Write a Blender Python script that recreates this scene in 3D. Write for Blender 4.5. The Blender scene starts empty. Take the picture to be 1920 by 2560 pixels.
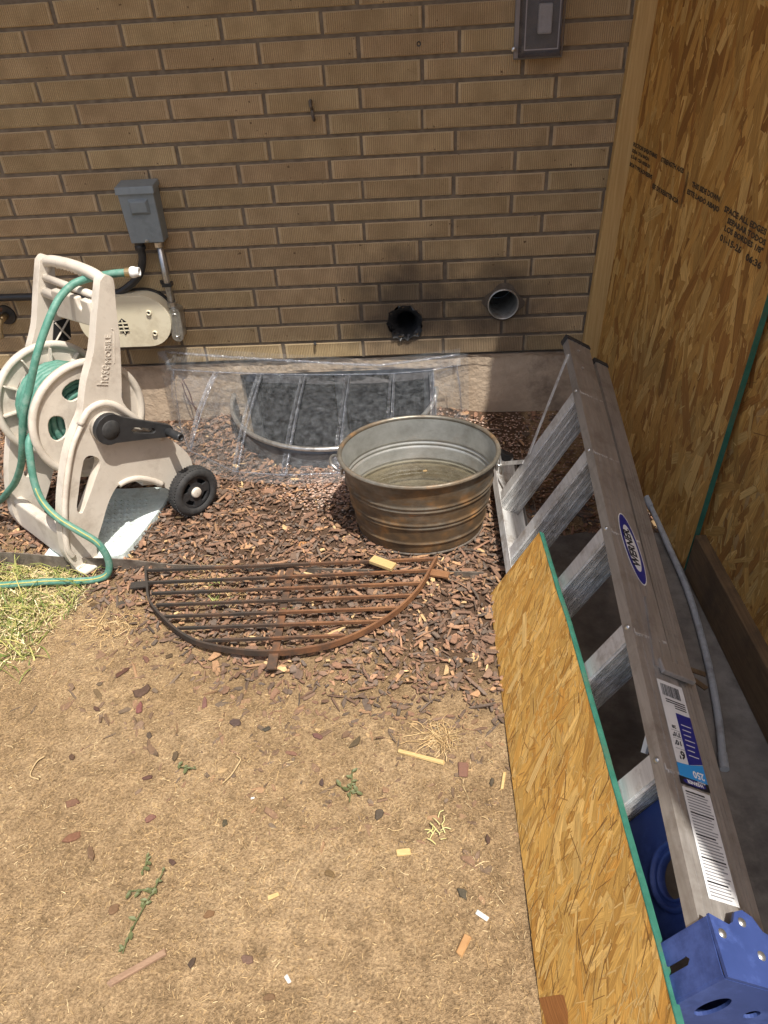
import bpy, bmesh, math, random
import numpy as np
from mathutils import Vector, Matrix
sc = bpy.context.scene
COL = sc.collection
rad = math.radians
random.seed(7); RNG = np.random.default_rng(7)

# ------------------------------------------------------------------ camera, sky, sun, exposure
cd = bpy.data.cameras.new('camera'); cam = bpy.data.objects.new('camera', cd); COL.objects.link(cam)
cd.sensor_fit = 'VERTICAL'; cd.sensor_height = 24; cd.lens = 1833.29/2560*24
cd.clip_start = .05; cd.clip_end = 300
_w = Vector((0.6361, 0.0527, -0.0407)); _R = Matrix.Rotation(_w.length, 3, _w.normalized()) @ Matrix(((1,0,0),(0,0,-1),(0,1,0)))
_m = Matrix((_R[0], -_R[1], -_R[2])).transposed().to_4x4(); _m.translation = Vector((1.205, -2.619, 1.4543))
cam.matrix_world = _m
sc.camera = cam
SUN = Vector((.22, -.36, 1.0)).normalized()
w = bpy.data.worlds.new('World'); sc.world = w; w.use_nodes = True
sky = w.node_tree.nodes.new('ShaderNodeTexSky'); sky.sky_type = 'NISHITA'; sky.sun_disc = False
sky.dust_density = 4.0; sky.ozone_density = .3; sky.sun_elevation = math.asin(SUN.z); sky.sun_rotation = math.atan2(SUN.x, SUN.y)
w.node_tree.links.new(sky.outputs[0], w.node_tree.nodes['Background'].inputs[0])
w.node_tree.nodes['Background'].inputs[1].default_value = .125
sl = bpy.data.lights.new('sun', 'SUN'); sl.energy = 4.6; sl.angle = rad(.5); sl.color = (1, .95, .87)
so = bpy.data.objects.new('sun', sl); COL.objects.link(so); so.rotation_euler = SUN.to_track_quat('Z', 'Y').to_euler(); so.location = (3, -4, 6)
vs = sc.view_settings; vs.view_transform = 'Standard'; vs.look = 'None'; vs.gamma = 1; vs.exposure = .40

# ------------------------------------------------------------------ helpers
def V(*a): return Vector(a)
ORI = {}
def tag(o, label=None, cat=None, group=None, kind=None):
    if label: o['label'] = label
    if cat: o['category'] = cat
    if group: o['group'] = group
    if kind: o['kind'] = kind
    return o
def thing(name, loc, label, cat, group=None):
    o = bpy.data.objects.new(name, None); COL.objects.link(o); o.location = loc; o.empty_display_size = .05
    ORI[o] = Vector(loc); return tag(o, label, cat, group)
def mk(name, verts, faces, m, parent=None, smooth=False, mats=None, fm=None, base=None):
    if parent is not None: org = ORI[parent]
    elif base is not None: org = Vector(base)
    else:
        a = np.array([tuple(v) for v in verts]); org = Vector(((a[:,0].min()+a[:,0].max())/2, (a[:,1].min()+a[:,1].max())/2, a[:,2].min()))
    me = bpy.data.meshes.new(name)
    me.from_pydata([tuple(Vector(v)-org) for v in verts], [], faces)
    for x in ([m] if mats is None else mats): me.materials.append(x)
    if fm: me.polygons.foreach_set('material_index', fm)
    me.polygons.foreach_set('use_smooth', [smooth]*len(me.polygons)); me.update()
    o = bpy.data.objects.new(name, me); COL.objects.link(o); ORI[o] = org
    if parent is not None: o.parent = parent
    else: o.location = org
    return o
def bev(o, wd, seg=2, ang=40):
    b = o.modifiers.new('bevel', 'BEVEL'); b.width = wd; b.segments = seg; b.limit_method = 'ANGLE'; b.angle_limit = rad(ang); return o
def autosm(o, ang=35):
    o.data.polygons.foreach_set('use_smooth', [True]*len(o.data.polygons)); o.data.set_sharp_from_angle(angle=rad(ang)); return o
class MB:
    def __init__(s): s.v = []; s.f = []
    def add(s, v, f):
        n = len(s.v); s.v += [Vector(x) for x in v]; s.f += [tuple(n+i for i in q) for q in f]; return s
    def box(s, c, d, M=None):
        c = Vector(c); d = Vector(d)/2
        p = [V(x*d.x, y*d.y, z*d.z) for z in (-1,1) for y in (-1,1) for x in (-1,1)]
        p = [(M @ q if M else q)+c for q in p]
        return s.add(p, [(0,2,3,1),(4,5,7,6),(0,1,5,4),(1,3,7,5),(3,2,6,7),(2,0,4,6)])
    def hexa(s, p): # 8 corners: bottom 0-3 ccw, top 4-7
        return s.add(p, [(3,2,1,0),(4,5,6,7),(0,1,5,4),(1,2,6,5),(2,3,7,6),(3,0,4,7)])
    def fbox(s, O, ex, ey, ez, x0, x1, y0, y1, z0, z1):
        P = lambda x, y, z: O+ex*x+ey*y+ez*z
        return s.hexa([P(x0,y0,z0),P(x1,y0,z0),P(x1,y1,z0),P(x0,y1,z0),P(x0,y0,z1),P(x1,y0,z1),P(x1,y1,z1),P(x0,y1,z1)])
    def tube(s, pts, r, n=12, cap=True):
        pts = [Vector(p) for p in pts]; N = len(pts); rs = r if isinstance(r, (list, tuple)) else [r]*N
        up = None; rings = []
        for i, p in enumerate(pts):
            t = (pts[min(i+1,N-1)]-pts[max(i-1,0)]).normalized()
            if up is None:
                up = V(0,0,1) if abs(t.z) < .9 else V(1,0,0)
            x = up.cross(t).normalized(); up = t.cross(x).normalized()
            rings.append([p+(x*math.cos(2*math.pi*k/n)+up*math.sin(2*math.pi*k/n))*rs[i] for k in range(n)])
        b = len(s.v); s.v += [q for R in rings for q in R]
        for i in range(N-1):
            for k in range(n):
                s.f.append((b+i*n+k, b+i*n+(k+1) % n, b+(i+1)*n+(k+1) % n, b+(i+1)*n+k))
        if cap: s.f.append(tuple(b+k for k in reversed(range(n)))); s.f.append(tuple(b+(N-1)*n+k for k in range(n)))
        return s
    def lathe(s, prof, O, ax, n=32, ry=1.0, ex=None, cap=False):
        ax = Vector(ax).normalized(); ex = Vector(ex) if ex else (V(1,0,0) if abs(ax.x) < .9 else V(0,1,0)); ex = (ex-ax*ex.dot(ax)).normalized(); ey = ax.cross(ex); O = Vector(O)
        b = len(s.v)
        for (r, h) in prof:
            for k in range(n):
                a = 2*math.pi*k/n; s.v.append(O+ax*h+ex*(r*math.cos(a))+ey*(r*ry*math.sin(a)))
        for i in range(len(prof)-1):
            for k in range(n):
                s.f.append((b+i*n+k, b+i*n+(k+1) % n, b+(i+1)*n+(k+1) % n, b+(i+1)*n+k))
        if cap:
            s.f.append(tuple(b+k for k in reversed(range(n)))); s.f.append(tuple(b+(len(prof)-1)*n+k for k in range(n)))
        return s
    def build(s, name, m, parent=None, smooth=False, **k): return mk(name, s.v, s.f, m, parent, smooth, **k)
def spline(pts, n=8):
    pts = [Vector(p) for p in pts]; P = [pts[0]*2-pts[1]]+pts+[pts[-1]*2-pts[-2]]; out = []
    for i in range(1, len(P)-2):
        a, b, c, d = P[i-1:i+3]
        for k in range(n):
            t = k/n; out.append(.5*((2*b)+(c-a)*t+(2*a-5*b+4*c-d)*t*t+(3*b-a-3*c+d)*t**3))
    return out+[pts[-1]]
def fill2d(loops):
    bm = bmesh.new(); ed = []
    for lp in loops:
        vs_ = [bm.verts.new((p[0], p[1], 0)) for p in lp]
        ed += [bm.edges.new((vs_[i], vs_[(i+1) % len(vs_)])) for i in range(len(vs_))]
    bmesh.ops.triangle_fill(bm, edges=ed, use_beauty=True, use_dissolve=False, normal=(0,0,1))
    bm.verts.index_update(); v = [tuple(x.co.xy) for x in bm.verts]; f = [tuple(x.index for x in q.verts) for q in bm.faces]
    # orient ccw
    g = []
    for q in f:
        a, b, c = [Vector(v[i]) for i in q[:3]]; g.append(q if (b-a).cross(c-a) > 0 else tuple(reversed(q)))
    bm.free(); return v, g
def plate(loops, O, ex, ey, t0, t1, en=None):
    """2-D outline with holes -> solid plate between heights t0 and t1 along the normal"""
    en = en or ex.cross(ey); v, f = fill2d(loops); n = len(v); V3 = [O+ex*p[0]+ey*p[1]+en*t1 for p in v]+[O+ex*p[0]+ey*p[1]+en*t0 for p in v]
    F = list(f)+[tuple(n+i for i in reversed(q)) for q in f]; b = 0
    cnt = {}
    for q in f:
        for i in range(3):
            e = (q[i], q[(i+1) % 3]); cnt[e] = 1
    for (i, j) in cnt:
        if (j, i) not in cnt: F.append((i, n+i, n+j, j))
    m = MB(); m.v = V3; m.f = F; return m
def circ(cx, cy, r, n=24, ry=None): return [(cx+r*math.cos(2*math.pi*k/n), cy+(ry or r)*math.sin(2*math.pi*k/n)) for k in range(n)]
def text(name, body, size, O, ex, ey, m, parent, sx=1.0, shear=0.0, bold=0.0, ext=0.0, align='LEFT', lift=.0006, width=None):
    c = bpy.data.curves.new('t', 'FONT'); c.body = body; c.size = size; c.shear = shear; c.offset = bold; c.align_x = align; c.extrude = 0; c.resolution_u = 2
    o = bpy.data.objects.new('t', c); COL.objects.link(o)
    dg = bpy.context.evaluated_depsgraph_get(); me = bpy.data.meshes.new_from_object(o.evaluated_get(dg))
    if width:
        xx = [v.co.x for v in me.vertices]; sx = width/(max(xx)-min(xx))
    en = ex.cross(ey).normalized(); vs_ = [O+ex*(v.co.x*sx)+ey*v.co.y+en*lift for v in me.vertices]; fs = [tuple(p.vertices) for p in me.polygons]
    bpy.data.objects.remove(o); bpy.data.curves.remove(c); bpy.data.meshes.remove(me)
    r = mk(name, vs_, fs, m, parent)
    if ext:
        s = r.modifiers.new('s', 'SOLIDIFY'); s.thickness = ext; s.offset = 1
    return r

# ------------------------------------------------------------------ materials
def nm(name):
    m = bpy.data.materials.new(name); m.use_nodes = True; nt = m.node_tree; return m, nt, nt.nodes['Principled BSDF'], nt.nodes.new, nt.links.new
def setp(b, rough=.6, metal=0., spec=.5, col=None):
    b.inputs['Roughness'].default_value = rough; b.inputs['Metallic'].default_value = metal; b.inputs['Specular IOR Level'].default_value = spec
    if col: b.inputs['Base Color'].default_value = (*col, 1)
def ramp(new, stops):
    r = new('ShaderNodeValToRGB'); e = r.color_ramp.elements
    while len(e) < len(stops): e.new(.5)
    for x, (p, c) in zip(e, stops): x.position = p; x.color = (*c, 1)
    return r
def simple(name, c1, c2=None, rough=.6, metal=0., scale=20, detail=4, bump=0., bscale=None, spec=.5, stretch=None, c3=None, s3=3., rvar=.0, coord='Object', lo=.35, hi=.65, bdist=.002):
    m, nt, b, new, ln = nm(name); setp(b, rough, metal, spec, c1)
    tc = new('ShaderNodeTexCoord'); src = tc.outputs[coord]
    if stretch:
        mp = new('ShaderNodeMapping'); mp.inputs['Scale'].default_value = stretch; ln(src, mp.inputs[0]); src = mp.outputs[0]
    if c2:
        n = new('ShaderNodeTexNoise'); n.inputs['Scale'].default_value = scale; n.inputs['Detail'].default_value = detail; n.inputs['Roughness'].default_value = .65; ln(src, n.inputs[0])
        r = ramp(new, [(lo, c1), (hi, c2)]); ln(n.outputs[0], r.inputs[0]); out = r.outputs[0]
        if c3:
            n3 = new('ShaderNodeTexNoise'); n3.inputs['Scale'].default_value = s3; n3.inputs['Detail'].default_value = 6; n3.inputs['Roughness'].default_value = .7; ln(tc.outputs[coord], n3.inputs[0])
            r3 = ramp(new, [(.5, (0,0,0)), (.68, (1,1,1))]); ln(n3.outputs[0], r3.inputs[0])
            mx = new('ShaderNodeMix'); mx.data_type = 'RGBA'; ln(r3.outputs[0], mx.inputs[0]); ln(out, mx.inputs[6]); mx.inputs[7].default_value = (*c3, 1); out = mx.outputs[2]
        ln(out, b.inputs['Base Color'])
        if rvar:
            mr = new('ShaderNodeMapRange'); mr.inputs[3].default_value = max(0.02, rough-rvar); mr.inputs[4].default_value = rough+rvar; ln(n.outputs[0], mr.inputs[0]); ln(mr.outputs[0], b.inputs['Roughness'])
    if bump:
        n2 = new('ShaderNodeTexNoise'); n2.inputs['Scale'].default_value = bscale or scale*3; n2.inputs['Detail'].default_value = 5; ln(src, n2.inputs[0])
        bp = new('ShaderNodeBump'); bp.inputs['Strength'].default_value = bump; bp.inputs['Distance'].default_value = bdist; ln(n2.outputs[0], bp.inputs['Height']); ln(bp.outputs[0], b.inputs['Normal'])
    return m
def attr_mat(name, rough=.8, grain=None, spec=.3, bump=0., gr=((.74,.72,.69),(1.18,1.18,1.18))):
    m, nt, b, new, ln = nm(name); setp(b, rough, 0, spec)
    a = new('ShaderNodeAttribute'); a.attribute_name = 'col'; out = a.outputs['Color']
    tc = new('ShaderNodeTexCoord')
    n = new('ShaderNodeTexNoise'); n.inputs['Detail'].default_value = 4; n.inputs['Roughness'].default_value = .65
    if grain:
        mp = new('ShaderNodeMapping'); mp.inputs['Scale'].default_value = (grain[0], grain[1], 1); ln(tc.outputs['UV'], mp.inputs[0]); ln(mp.outputs[0], n.inputs[0]); n.inputs['Scale'].default_value = 1
    else:
        n.inputs['Scale'].default_value = 180; ln(tc.outputs['Object'], n.inputs[0])
    r = ramp(new, [(.28, gr[0]), (.72, gr[1])]); ln(n.outputs[0], r.inputs[0])
    mx = new('ShaderNodeMix'); mx.data_type = 'RGBA'; mx.blend_type = 'MULTIPLY'; mx.inputs[0].default_value = 1; ln(out, mx.inputs[6]); ln(r.outputs[0], mx.inputs[7]); ln(mx.outputs[2], b.inputs['Base Color'])
    if bump:
        bp = new('ShaderNodeBump'); bp.inputs['Strength'].default_value = bump; bp.inputs['Distance'].default_value = .001; ln(n.outputs[0], bp.inputs['Height']); ln(bp.outputs[0], b.inputs['Normal'])
    return m
def brick_mat(name, ribs):
    m, nt, b, new, ln = nm(name); setp(b, .9, 0, .25)
    tc = new('ShaderNodeTexCoord'); oi = new('ShaderNodeObjectInfo'); geo = new('ShaderNodeNewGeometry')
    add = new('ShaderNodeVectorMath'); add.operation = 'ADD'; sc3 = new('ShaderNodeVectorMath'); sc3.operation = 'SCALE'; sc3.inputs[0].default_value = (3.1, .7, 1.3)
    ln(oi.outputs['Random'], sc3.inputs['Scale']); ln(tc.outputs['Object'], add.inputs[0]); ln(sc3.outputs[0], add.inputs[1])
    n = new('ShaderNodeTexNoise'); n.inputs['Scale'].default_value = 9; n.inputs['Detail'].default_value = 6; ln(add.outputs[0], n.inputs[0])
    c = ((.345,.25,.14), (.425,.318,.185)) if ribs else ((.43,.32,.19), (.51,.39,.24))
    r = ramp(new, [(.3, c[0]), (.7, c[1])]); ln(n.outputs[0], r.inputs[0])
    hs = new('ShaderNodeHueSaturation'); mr = new('ShaderNodeMapRange'); mr.inputs[3].default_value = .90; mr.inputs[4].default_value = 1.06; ln(oi.outputs['Random'], mr.inputs[0]); ln(mr.outputs[0], hs.inputs['Value'])
    mr2 = new('ShaderNodeMapRange'); mr2.inputs[3].default_value = .4935; mr2.inputs[4].default_value = .5035
    wn = new('ShaderNodeTexWhiteNoise'); wn.noise_dimensions = '1D'; ln(oi.outputs['Random'], wn.inputs['W']); ln(wn.outputs[0], mr2.inputs[0]); ln(mr2.outputs[0], hs.inputs['Hue']); ln(r.outputs[0], hs.inputs['Color'])
    out = hs.outputs[0]
    fine = new('ShaderNodeTexNoise'); fine.inputs['Scale'].default_value = 420; fine.inputs['Detail'].default_value = 3; ln(add.outputs[0], fine.inputs[0])
    hgt = fine.outputs[0]
    if ribs:
        wv = new('ShaderNodeTexWave'); wv.bands_direction = 'X'; wv.inputs['Scale'].default_value = 50; wv.inputs['Distortion'].default_value = 1.6; wv.inputs['Detail'].default_value = 3; wv.inputs['Detail Scale'].default_value = 1.5
        mpw = new('ShaderNodeMapping'); mpw.inputs['Scale'].default_value = (1,1,.12); ln(add.outputs[0], mpw.inputs[0]); ln(mpw.outputs[0], wv.inputs[0])
        # broken ribs
        n5 = new('ShaderNodeTexNoise'); n5.inputs['Scale'].default_value = 14; n5.inputs['Detail'].default_value = 3; ln(add.outputs[0], n5.inputs[0])
        ad = new('ShaderNodeMath'); ad.operation = 'MULTIPLY'; ln(wv.outputs['Fac'], ad.inputs[0]); mr5 = new('ShaderNodeMapRange'); mr5.inputs[1].default_value = .35; mr5.inputs[2].default_value = .65; mr5.inputs[3].default_value = .25; mr5.inputs[4].default_value = 1; ln(n5.outputs[0], mr5.inputs[0]); ln(mr5.outputs[0], ad.inputs[1])
        ad2 = new('ShaderNodeMath'); ad2.operation = 'MULTIPLY_ADD'; ad2.inputs[1].default_value = .7; ln(fine.outputs[0], ad2.inputs[0]); ln(ad.outputs[0], ad2.inputs[2]); hgt = ad2.outputs[0]
        rr = ramp(new, [(.25, (.70,.68,.64)), (1.1, (1.22,1.21,1.19))]); ln(hgt, rr.inputs[0])
    else:
        rr = ramp(new, [(.3, (.85,.85,.85)), (.7, (1.1,1.1,1.1))]); ln(hgt, rr.inputs[0])
    mx = new('ShaderNodeMix'); mx.data_type = 'RGBA'; mx.blend_type = 'MULTIPLY'; mx.inputs[0].default_value = 1; ln(out, mx.inputs[6]); ln(rr.outputs[0], mx.inputs[7]); out = mx.outputs[2]
    out = soot(new, ln, geo, out)
    # scattered dark iron specks
    sp = new('ShaderNodeTexNoise'); sp.inputs['Scale'].default_value = 60; sp.inputs['Detail'].default_value = 2; ln(add.outputs[0], sp.inputs[0]); rs = ramp(new, [(.725, (0,0,0)), (.76, (1,1,1))]); ln(sp.outputs[0], rs.inputs[0])
    m3 = new('ShaderNodeMix'); m3.data_type = 'RGBA'; ln(rs.outputs[0], m3.inputs[0]); ln(out, m3.inputs[6]); m3.inputs[7].default_value = (.14,.09,.05,1); ln(m3.outputs[2], b.inputs['Base Color'])
    bp = new('ShaderNodeBump'); bp.inputs['Strength'].default_value = .7; bp.inputs['Distance'].default_value = .0022; ln(hgt, bp.inputs['Height']); ln(bp.outputs[0], b.inputs['Normal'])
    return m
def soot(new, ln, geo, col):
    """soot stains on the masonry round the two open vents"""
    out = col
    for (cx, cz, R, amt) in ((1.135, .44, .27, .75), (1.49, .47, .20, .5), (1.45, .32, .3, .45)):
        d = new('ShaderNodeVectorMath'); d.operation = 'DISTANCE'; ln(geo.outputs['Position'], d.inputs[0]); d.inputs[1].default_value = (cx, 0, cz)
        n = new('ShaderNodeTexNoise'); n.inputs['Scale'].default_value = 11; n.inputs['Detail'].default_value = 6; ln(geo.outputs['Position'], n.inputs[0])
        a = new('ShaderNodeMath'); a.operation = 'MULTIPLY_ADD'; a.inputs[1].default_value = R*1.0; ln(n.outputs[0], a.inputs[0]); a.inputs[2].default_value = -R*.5
        s = new('ShaderNodeMath'); s.operation = 'ADD'; ln(d.outputs['Value'], s.inputs[0]); ln(a.outputs[0], s.inputs[1])
        mr = new('ShaderNodeMapRange'); mr.inputs[1].default_value = R*.35; mr.inputs[2].default_value = R; mr.inputs[3].default_value = amt; mr.inputs[4].default_value = 0; ln(s.outputs[0], mr.inputs[0])
        mx = new('ShaderNodeMix'); mx.data_type = 'RGBA'; ln(mr.outputs[0], mx.inputs[0]); ln(out, mx.inputs[6]); mx.inputs[7].default_value = (.055,.045,.038,1); out = mx.outputs[2]
    return out
def clear_mat(name, tint, haze=.04, ior=1.45, rough=.03, hazecol=(.7,.75,.8), bump=.15, bscale=9):
    m, nt, b, new, ln = nm(name); nt.nodes.remove(b); o = nt.nodes['Material Output']
    tr = new('ShaderNodeBsdfTransparent'); tr.inputs[0].default_value = (*tint, 1); gl = new('ShaderNodeBsdfGlossy'); gl.inputs['Roughness'].default_value = rough
    df = new('ShaderNodeBsdfDiffuse'); df.inputs[0].default_value = (*hazecol, 1); fr = new('ShaderNodeLayerWeight'); fr.inputs[0].default_value = .5; f0 = 2*((ior-1)/(ior+1))**2
    pw = new('ShaderNodeMath'); pw.operation = 'POWER'; pw.inputs[1].default_value = 5; ln(fr.outputs['Facing'], pw.inputs[0]); sch = new('ShaderNodeMath'); sch.operation = 'MULTIPLY_ADD'; sch.inputs[1].default_value = 1-f0; sch.inputs[2].default_value = f0; ln(pw.outputs[0], sch.inputs[0])
    tc = new('ShaderNodeTexCoord'); n = new('ShaderNodeTexNoise'); n.inputs['Scale'].default_value = bscale; n.inputs['Detail'].default_value = 3; ln(tc.outputs['Object'], n.inputs[0])
    bp = new('ShaderNodeBump'); bp.inputs['Strength'].default_value = bump; bp.inputs['Distance'].default_value = .02; ln(n.outputs[0], bp.inputs['Height']); ln(bp.outputs[0], gl.inputs['Normal']); ln(bp.outputs[0], fr.inputs['Normal'])
    m1 = new('ShaderNodeMixShader'); m2 = new('ShaderNodeMixShader')
    d2 = new('ShaderNodeTexNoise'); d2.inputs['Scale'].default_value = 45; d2.inputs['Detail'].default_value = 6; d2.inputs['Roughness'].default_value = .8; ln(tc.outputs['Object'], d2.inputs[0])
    mr = new('ShaderNodeMapRange'); mr.inputs[1].default_value = .4; mr.inputs[2].default_value = .75; mr.inputs[3].default_value = haze*.4; mr.inputs[4].default_value = haze*2.4; ln(d2.outputs[0], mr.inputs[0])
    ln(mr.outputs[0], m1.inputs[0]); ln(tr.outputs[0], m1.inputs[1]); ln(df.outputs[0], m1.inputs[2]); ln(sch.outputs[0], m2.inputs[0]); ln(m1.outputs[0], m2.inputs[1]); ln(gl.outputs[0], m2.inputs[2]); ln(m2.outputs[0], o.inputs[0])
    return m
def ground_mat():
    m, nt, b, new, ln = nm('bare soil'); setp(b, .95, 0, .15)
    tc = new('ShaderNodeTexCoord'); P = tc.outputs['Object']
    def N(s, d=6, r=.65):
        n = new('ShaderNodeTexNoise'); n.inputs['Scale'].default_value = s; n.inputs['Detail'].default_value = d; n.inputs['Roughness'].default_value = r; ln(P, n.inputs[0]); return n
    n1 = N(3.4, 9, .7); n2 = N(26); n3 = N(170, 4); n4 = N(420, 3)
    r1 = ramp(new, [(.3, (.275,.187,.102)), (.5, (.385,.27,.155)), (.75, (.475,.348,.213))]); ln(n1.outputs[0], r1.inputs[0])
    r2 = ramp(new, [(.3, (.58,.56,.53)), (.7, (1.22,1.21,1.18))]); ln(n2.outputs[0], r2.inputs[0])
    r3 = ramp(new, [(.3, (.46,.43,.39)), (.5, (.95,.94,.92)), (.68, (1.42,1.42,1.40))]); ln(n3.outputs[0], r3.inputs[0])
    out = r1.outputs[0]
    for r in (r2, r3):
        mx = new('ShaderNodeMix'); mx.data_type = 'RGBA'; mx.blend_type = 'MULTIPLY'; mx.inputs[0].default_value = .85; ln(out, mx.inputs[6]); ln(r.outputs[0], mx.inputs[7]); out = mx.outputs[2]
    # dark humus in the planting bed
    a = new('ShaderNodeAttribute'); a.attribute_name = 'bed'
    mx = new('ShaderNodeMix'); mx.data_type = 'RGBA'; ln(a.outputs['Fac'], mx.inputs[0]); ln(out, mx.inputs[6]); mx.inputs[7].default_value = (.115,.072,.047,1); ln(mx.outputs[2], b.inputs['Base Color'])
    sm0 = new('ShaderNodeMath'); sm0.operation = 'MULTIPLY_ADD'; sm0.inputs[1].default_value = 1.6; ln(n2.outputs[0], sm0.inputs[0]); ln(n3.outputs[0], sm0.inputs[2])
    sm = new('ShaderNodeMath'); sm.operation = 'MULTIPLY_ADD'; sm.inputs[1].default_value = .5; ln(n4.outputs[0], sm.inputs[0]); ln(sm0.outputs[0], sm.inputs[2])
    bp = new('ShaderNodeBump'); bp.inputs['Strength'].default_value = 1.; bp.inputs['Distance'].default_value = .008; ln(sm.outputs[0], bp.inputs['Height']); ln(bp.outputs[0], b.inputs['Normal'])
    return m

M_BRICK = brick_mat('ribbed buff brick', True); M_BEDGE = brick_mat('smooth brick margin', False)
def mortar_mat():
    m, nt, b, new, ln = nm('grey mortar'); setp(b, .95, 0, .15); tc = new('ShaderNodeTexCoord'); geo = new('ShaderNodeNewGeometry')
    n = new('ShaderNodeTexNoise'); n.inputs['Scale'].default_value = 40; n.inputs['Detail'].default_value = 8; ln(tc.outputs['Object'], n.inputs[0])
    r = ramp(new, [(.3, (.135,.108,.080)), (.7, (.215,.176,.133))]); ln(n.outputs[0], r.inputs[0]); ln(soot(new, ln, geo, r.outputs[0]), b.inputs['Base Color'])
    bp = new('ShaderNodeBump'); bp.inputs['Strength'].default_value = .6; bp.inputs['Distance'].default_value = .003; ln(n.outputs[0], bp.inputs['Height']); ln(bp.outputs[0], b.inputs['Normal']); return m
M_MORTAR = mortar_mat()
M_FOUND = simple('stained foundation concrete', (.43,.33,.235), (.56,.445,.325), .92, scale=7, detail=8, bump=.8, bscale=55, c3=(.26,.20,.145), s3=5, bdist=.006)
M_SLAB = simple('grey floor concrete', (.125,.112,.097), (.215,.195,.17), .9, scale=14, detail=8, bump=.4, bscale=160, c3=(.09,.08,.07), s3=6)
M_SOIL = ground_mat()
M_CHIP = attr_mat('bark chip', .85); M_STRAW = attr_mat('dry straw', .8); M_GRASS = attr_mat('grass blade', .6); M_PEB = attr_mat('pink pebble', .85)
M_STRAND = attr_mat('osb strand', .6, grain=(14, 330), spec=.35, bump=.5, gr=((.60,.57,.53),(1.26,1.25,1.23)))
M_OSB = simple('osb core', (.33,.19,.07), (.45,.28,.11), .7, scale=60)
M_GREEN = simple('green edge sealer', (.02,.115,.078), (.035,.155,.11), .6, scale=30, c3=(.06,.12,.075), s3=20)
M_STUD = simple('pine lumber', (.44,.275,.10), (.55,.365,.15), .65, scale=5, stretch=(40,40,1.2), bump=.2)
M_SILL = simple('treated sill lumber', (.11,.065,.03), (.17,.105,.05), .6, scale=6, stretch=(30,1.0,30), bump=.3, c3=(.07,.045,.025), s3=6)
M_INK = simple('black stencil ink', (.035,.028,.02), (.09,.06,.03), .8, scale=120)
M_BLACK = simple('black plastic', (.022,.023,.025), (.035,.036,.038), .42, scale=40)
M_DARK = simple('painted hollow shade', (.006,.006,.007), None, .9)  # near-black that colours in the shade of hollows and openings
M_RUB = simple('tyre rubber', (.022,.022,.023), (.04,.039,.038), .75, scale=60, bump=.3)
M_BEIGE = simple('taupe moulded plastic', (.55,.495,.42), (.64,.585,.505), .5, scale=7, detail=9, bump=.2, bscale=240, c3=(.45,.395,.33), s3=11)
M_CREAM = simple('cream moulded cover', (.66,.60,.44), (.72,.66,.50), .45, scale=6, c3=(.55,.48,.34), s3=8)
M_HOSE = simple('green hose', (.065,.20,.15), (.105,.27,.21), .55, scale=60, detail=8, c3=(.18,.29,.24), s3=30)
M_HOSES = simple('yellow hose stripe', (.42,.40,.13), None, .5)
M_GREY = simple('grey enamel steel', (.20,.235,.255), (.235,.27,.29), .42, scale=12, c3=(.17,.20,.215), s3=20)
M_GALV = simple('galvanised conduit', (.50,.50,.48), (.64,.64,.62), .34, .85, scale=40, c3=(.3,.28,.25), s3=25)
M_ALU = simple('scuffed aluminium', (.56,.555,.54), (.72,.715,.70), .42, .35, scale=8, detail=8, stretch=(14,1,14), rvar=.12, c3=(.36,.32,.28), s3=16, bump=.1, bscale=60)
M_ALUD = simple('dull mill aluminium', (.36,.335,.31), (.47,.44,.41), .42, .55, scale=6, detail=8, stretch=(16,1,16), rvar=.1, c3=(.30,.27,.24), s3=10)
M_BLUE = simple('blue moulded plastic', (.026,.05,.175), (.038,.066,.22), .6, scale=10, c3=(.06,.10,.30), s3=14)
M_LBL = simple('white label', (.62,.62,.62), (.70,.70,.69), .5, scale=20)
M_NAVY = simple('navy print', (.018,.022,.20), None, .45); M_SKYB = simple('sky blue print', (.03,.28,.66), None, .45); M_PRINT = simple('black print', (.015,.015,.02), None, .5)
M_GPRINT = simple('grey fine print', (.22,.22,.23), None, .6)
M_WHITE = simple('white plastic', (.78,.79,.78), None, .45)
M_MINT = simple('weathered mint slab', (.58,.68,.66), (.70,.78,.76), .85, scale=40, c3=(.45,.50,.47), s3=14, bump=.7, bscale=70, bdist=.006)
M_CLEAR = clear_mat('clear acrylic cover', (.94,.95,.96), .055, ior=1.38, rough=.03, bump=.06, bscale=8)  # dust haze, raised to put a whitish sheen into the colour
M_RIB = clear_mat('rib with painted sheen', (.86,.88,.92), .075, ior=1.6, rough=.06, hazecol=(.75,.80,.88), bump=.5, bscale=55)  # pale haze colours in the glare on the rib edges
M_SMOKE = clear_mat('smoky polycarbonate', (.62,.61,.64), .10, rough=.15, hazecol=(.40,.39,.42))
M_WATER = clear_mat('stale water', (.74,.71,.62), .15, ior=1.33, rough=.01, hazecol=(.26,.235,.175), bump=.03)
M_GLASS = simple('dark window glass', (.012,.013,.015), None, .05)
M_STEELW = simple('dark galvanised well', (.13,.14,.15), (.23,.24,.25), .45, .6, scale=12, detail=8, c3=(.08,.08,.085), s3=10, rvar=.1)
M_EDGE = simple('weathered edging steel', (.14,.115,.09), (.24,.205,.17), .7, .3, scale=30, c3=(.08,.06,.05), s3=12)
M_COPPER = simple('brown wire', (.11,.05,.03), None, .5)
M_BRASS = simple('dull brass', (.55,.42,.22), (.42,.33,.2), .4, .9, scale=30)
M_SOFFIT = simple('painted soffit', (.62,.56,.47), (.68,.62,.53), .8, scale=10)
M_CUT = simple('cut lumber', (.46,.315,.125), (.55,.395,.18), .7, scale=6, stretch=(12,60,60))
M_LEAF = simple('weed leaf', (.085,.098,.036), (.135,.145,.06), .6, scale=60)
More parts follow.
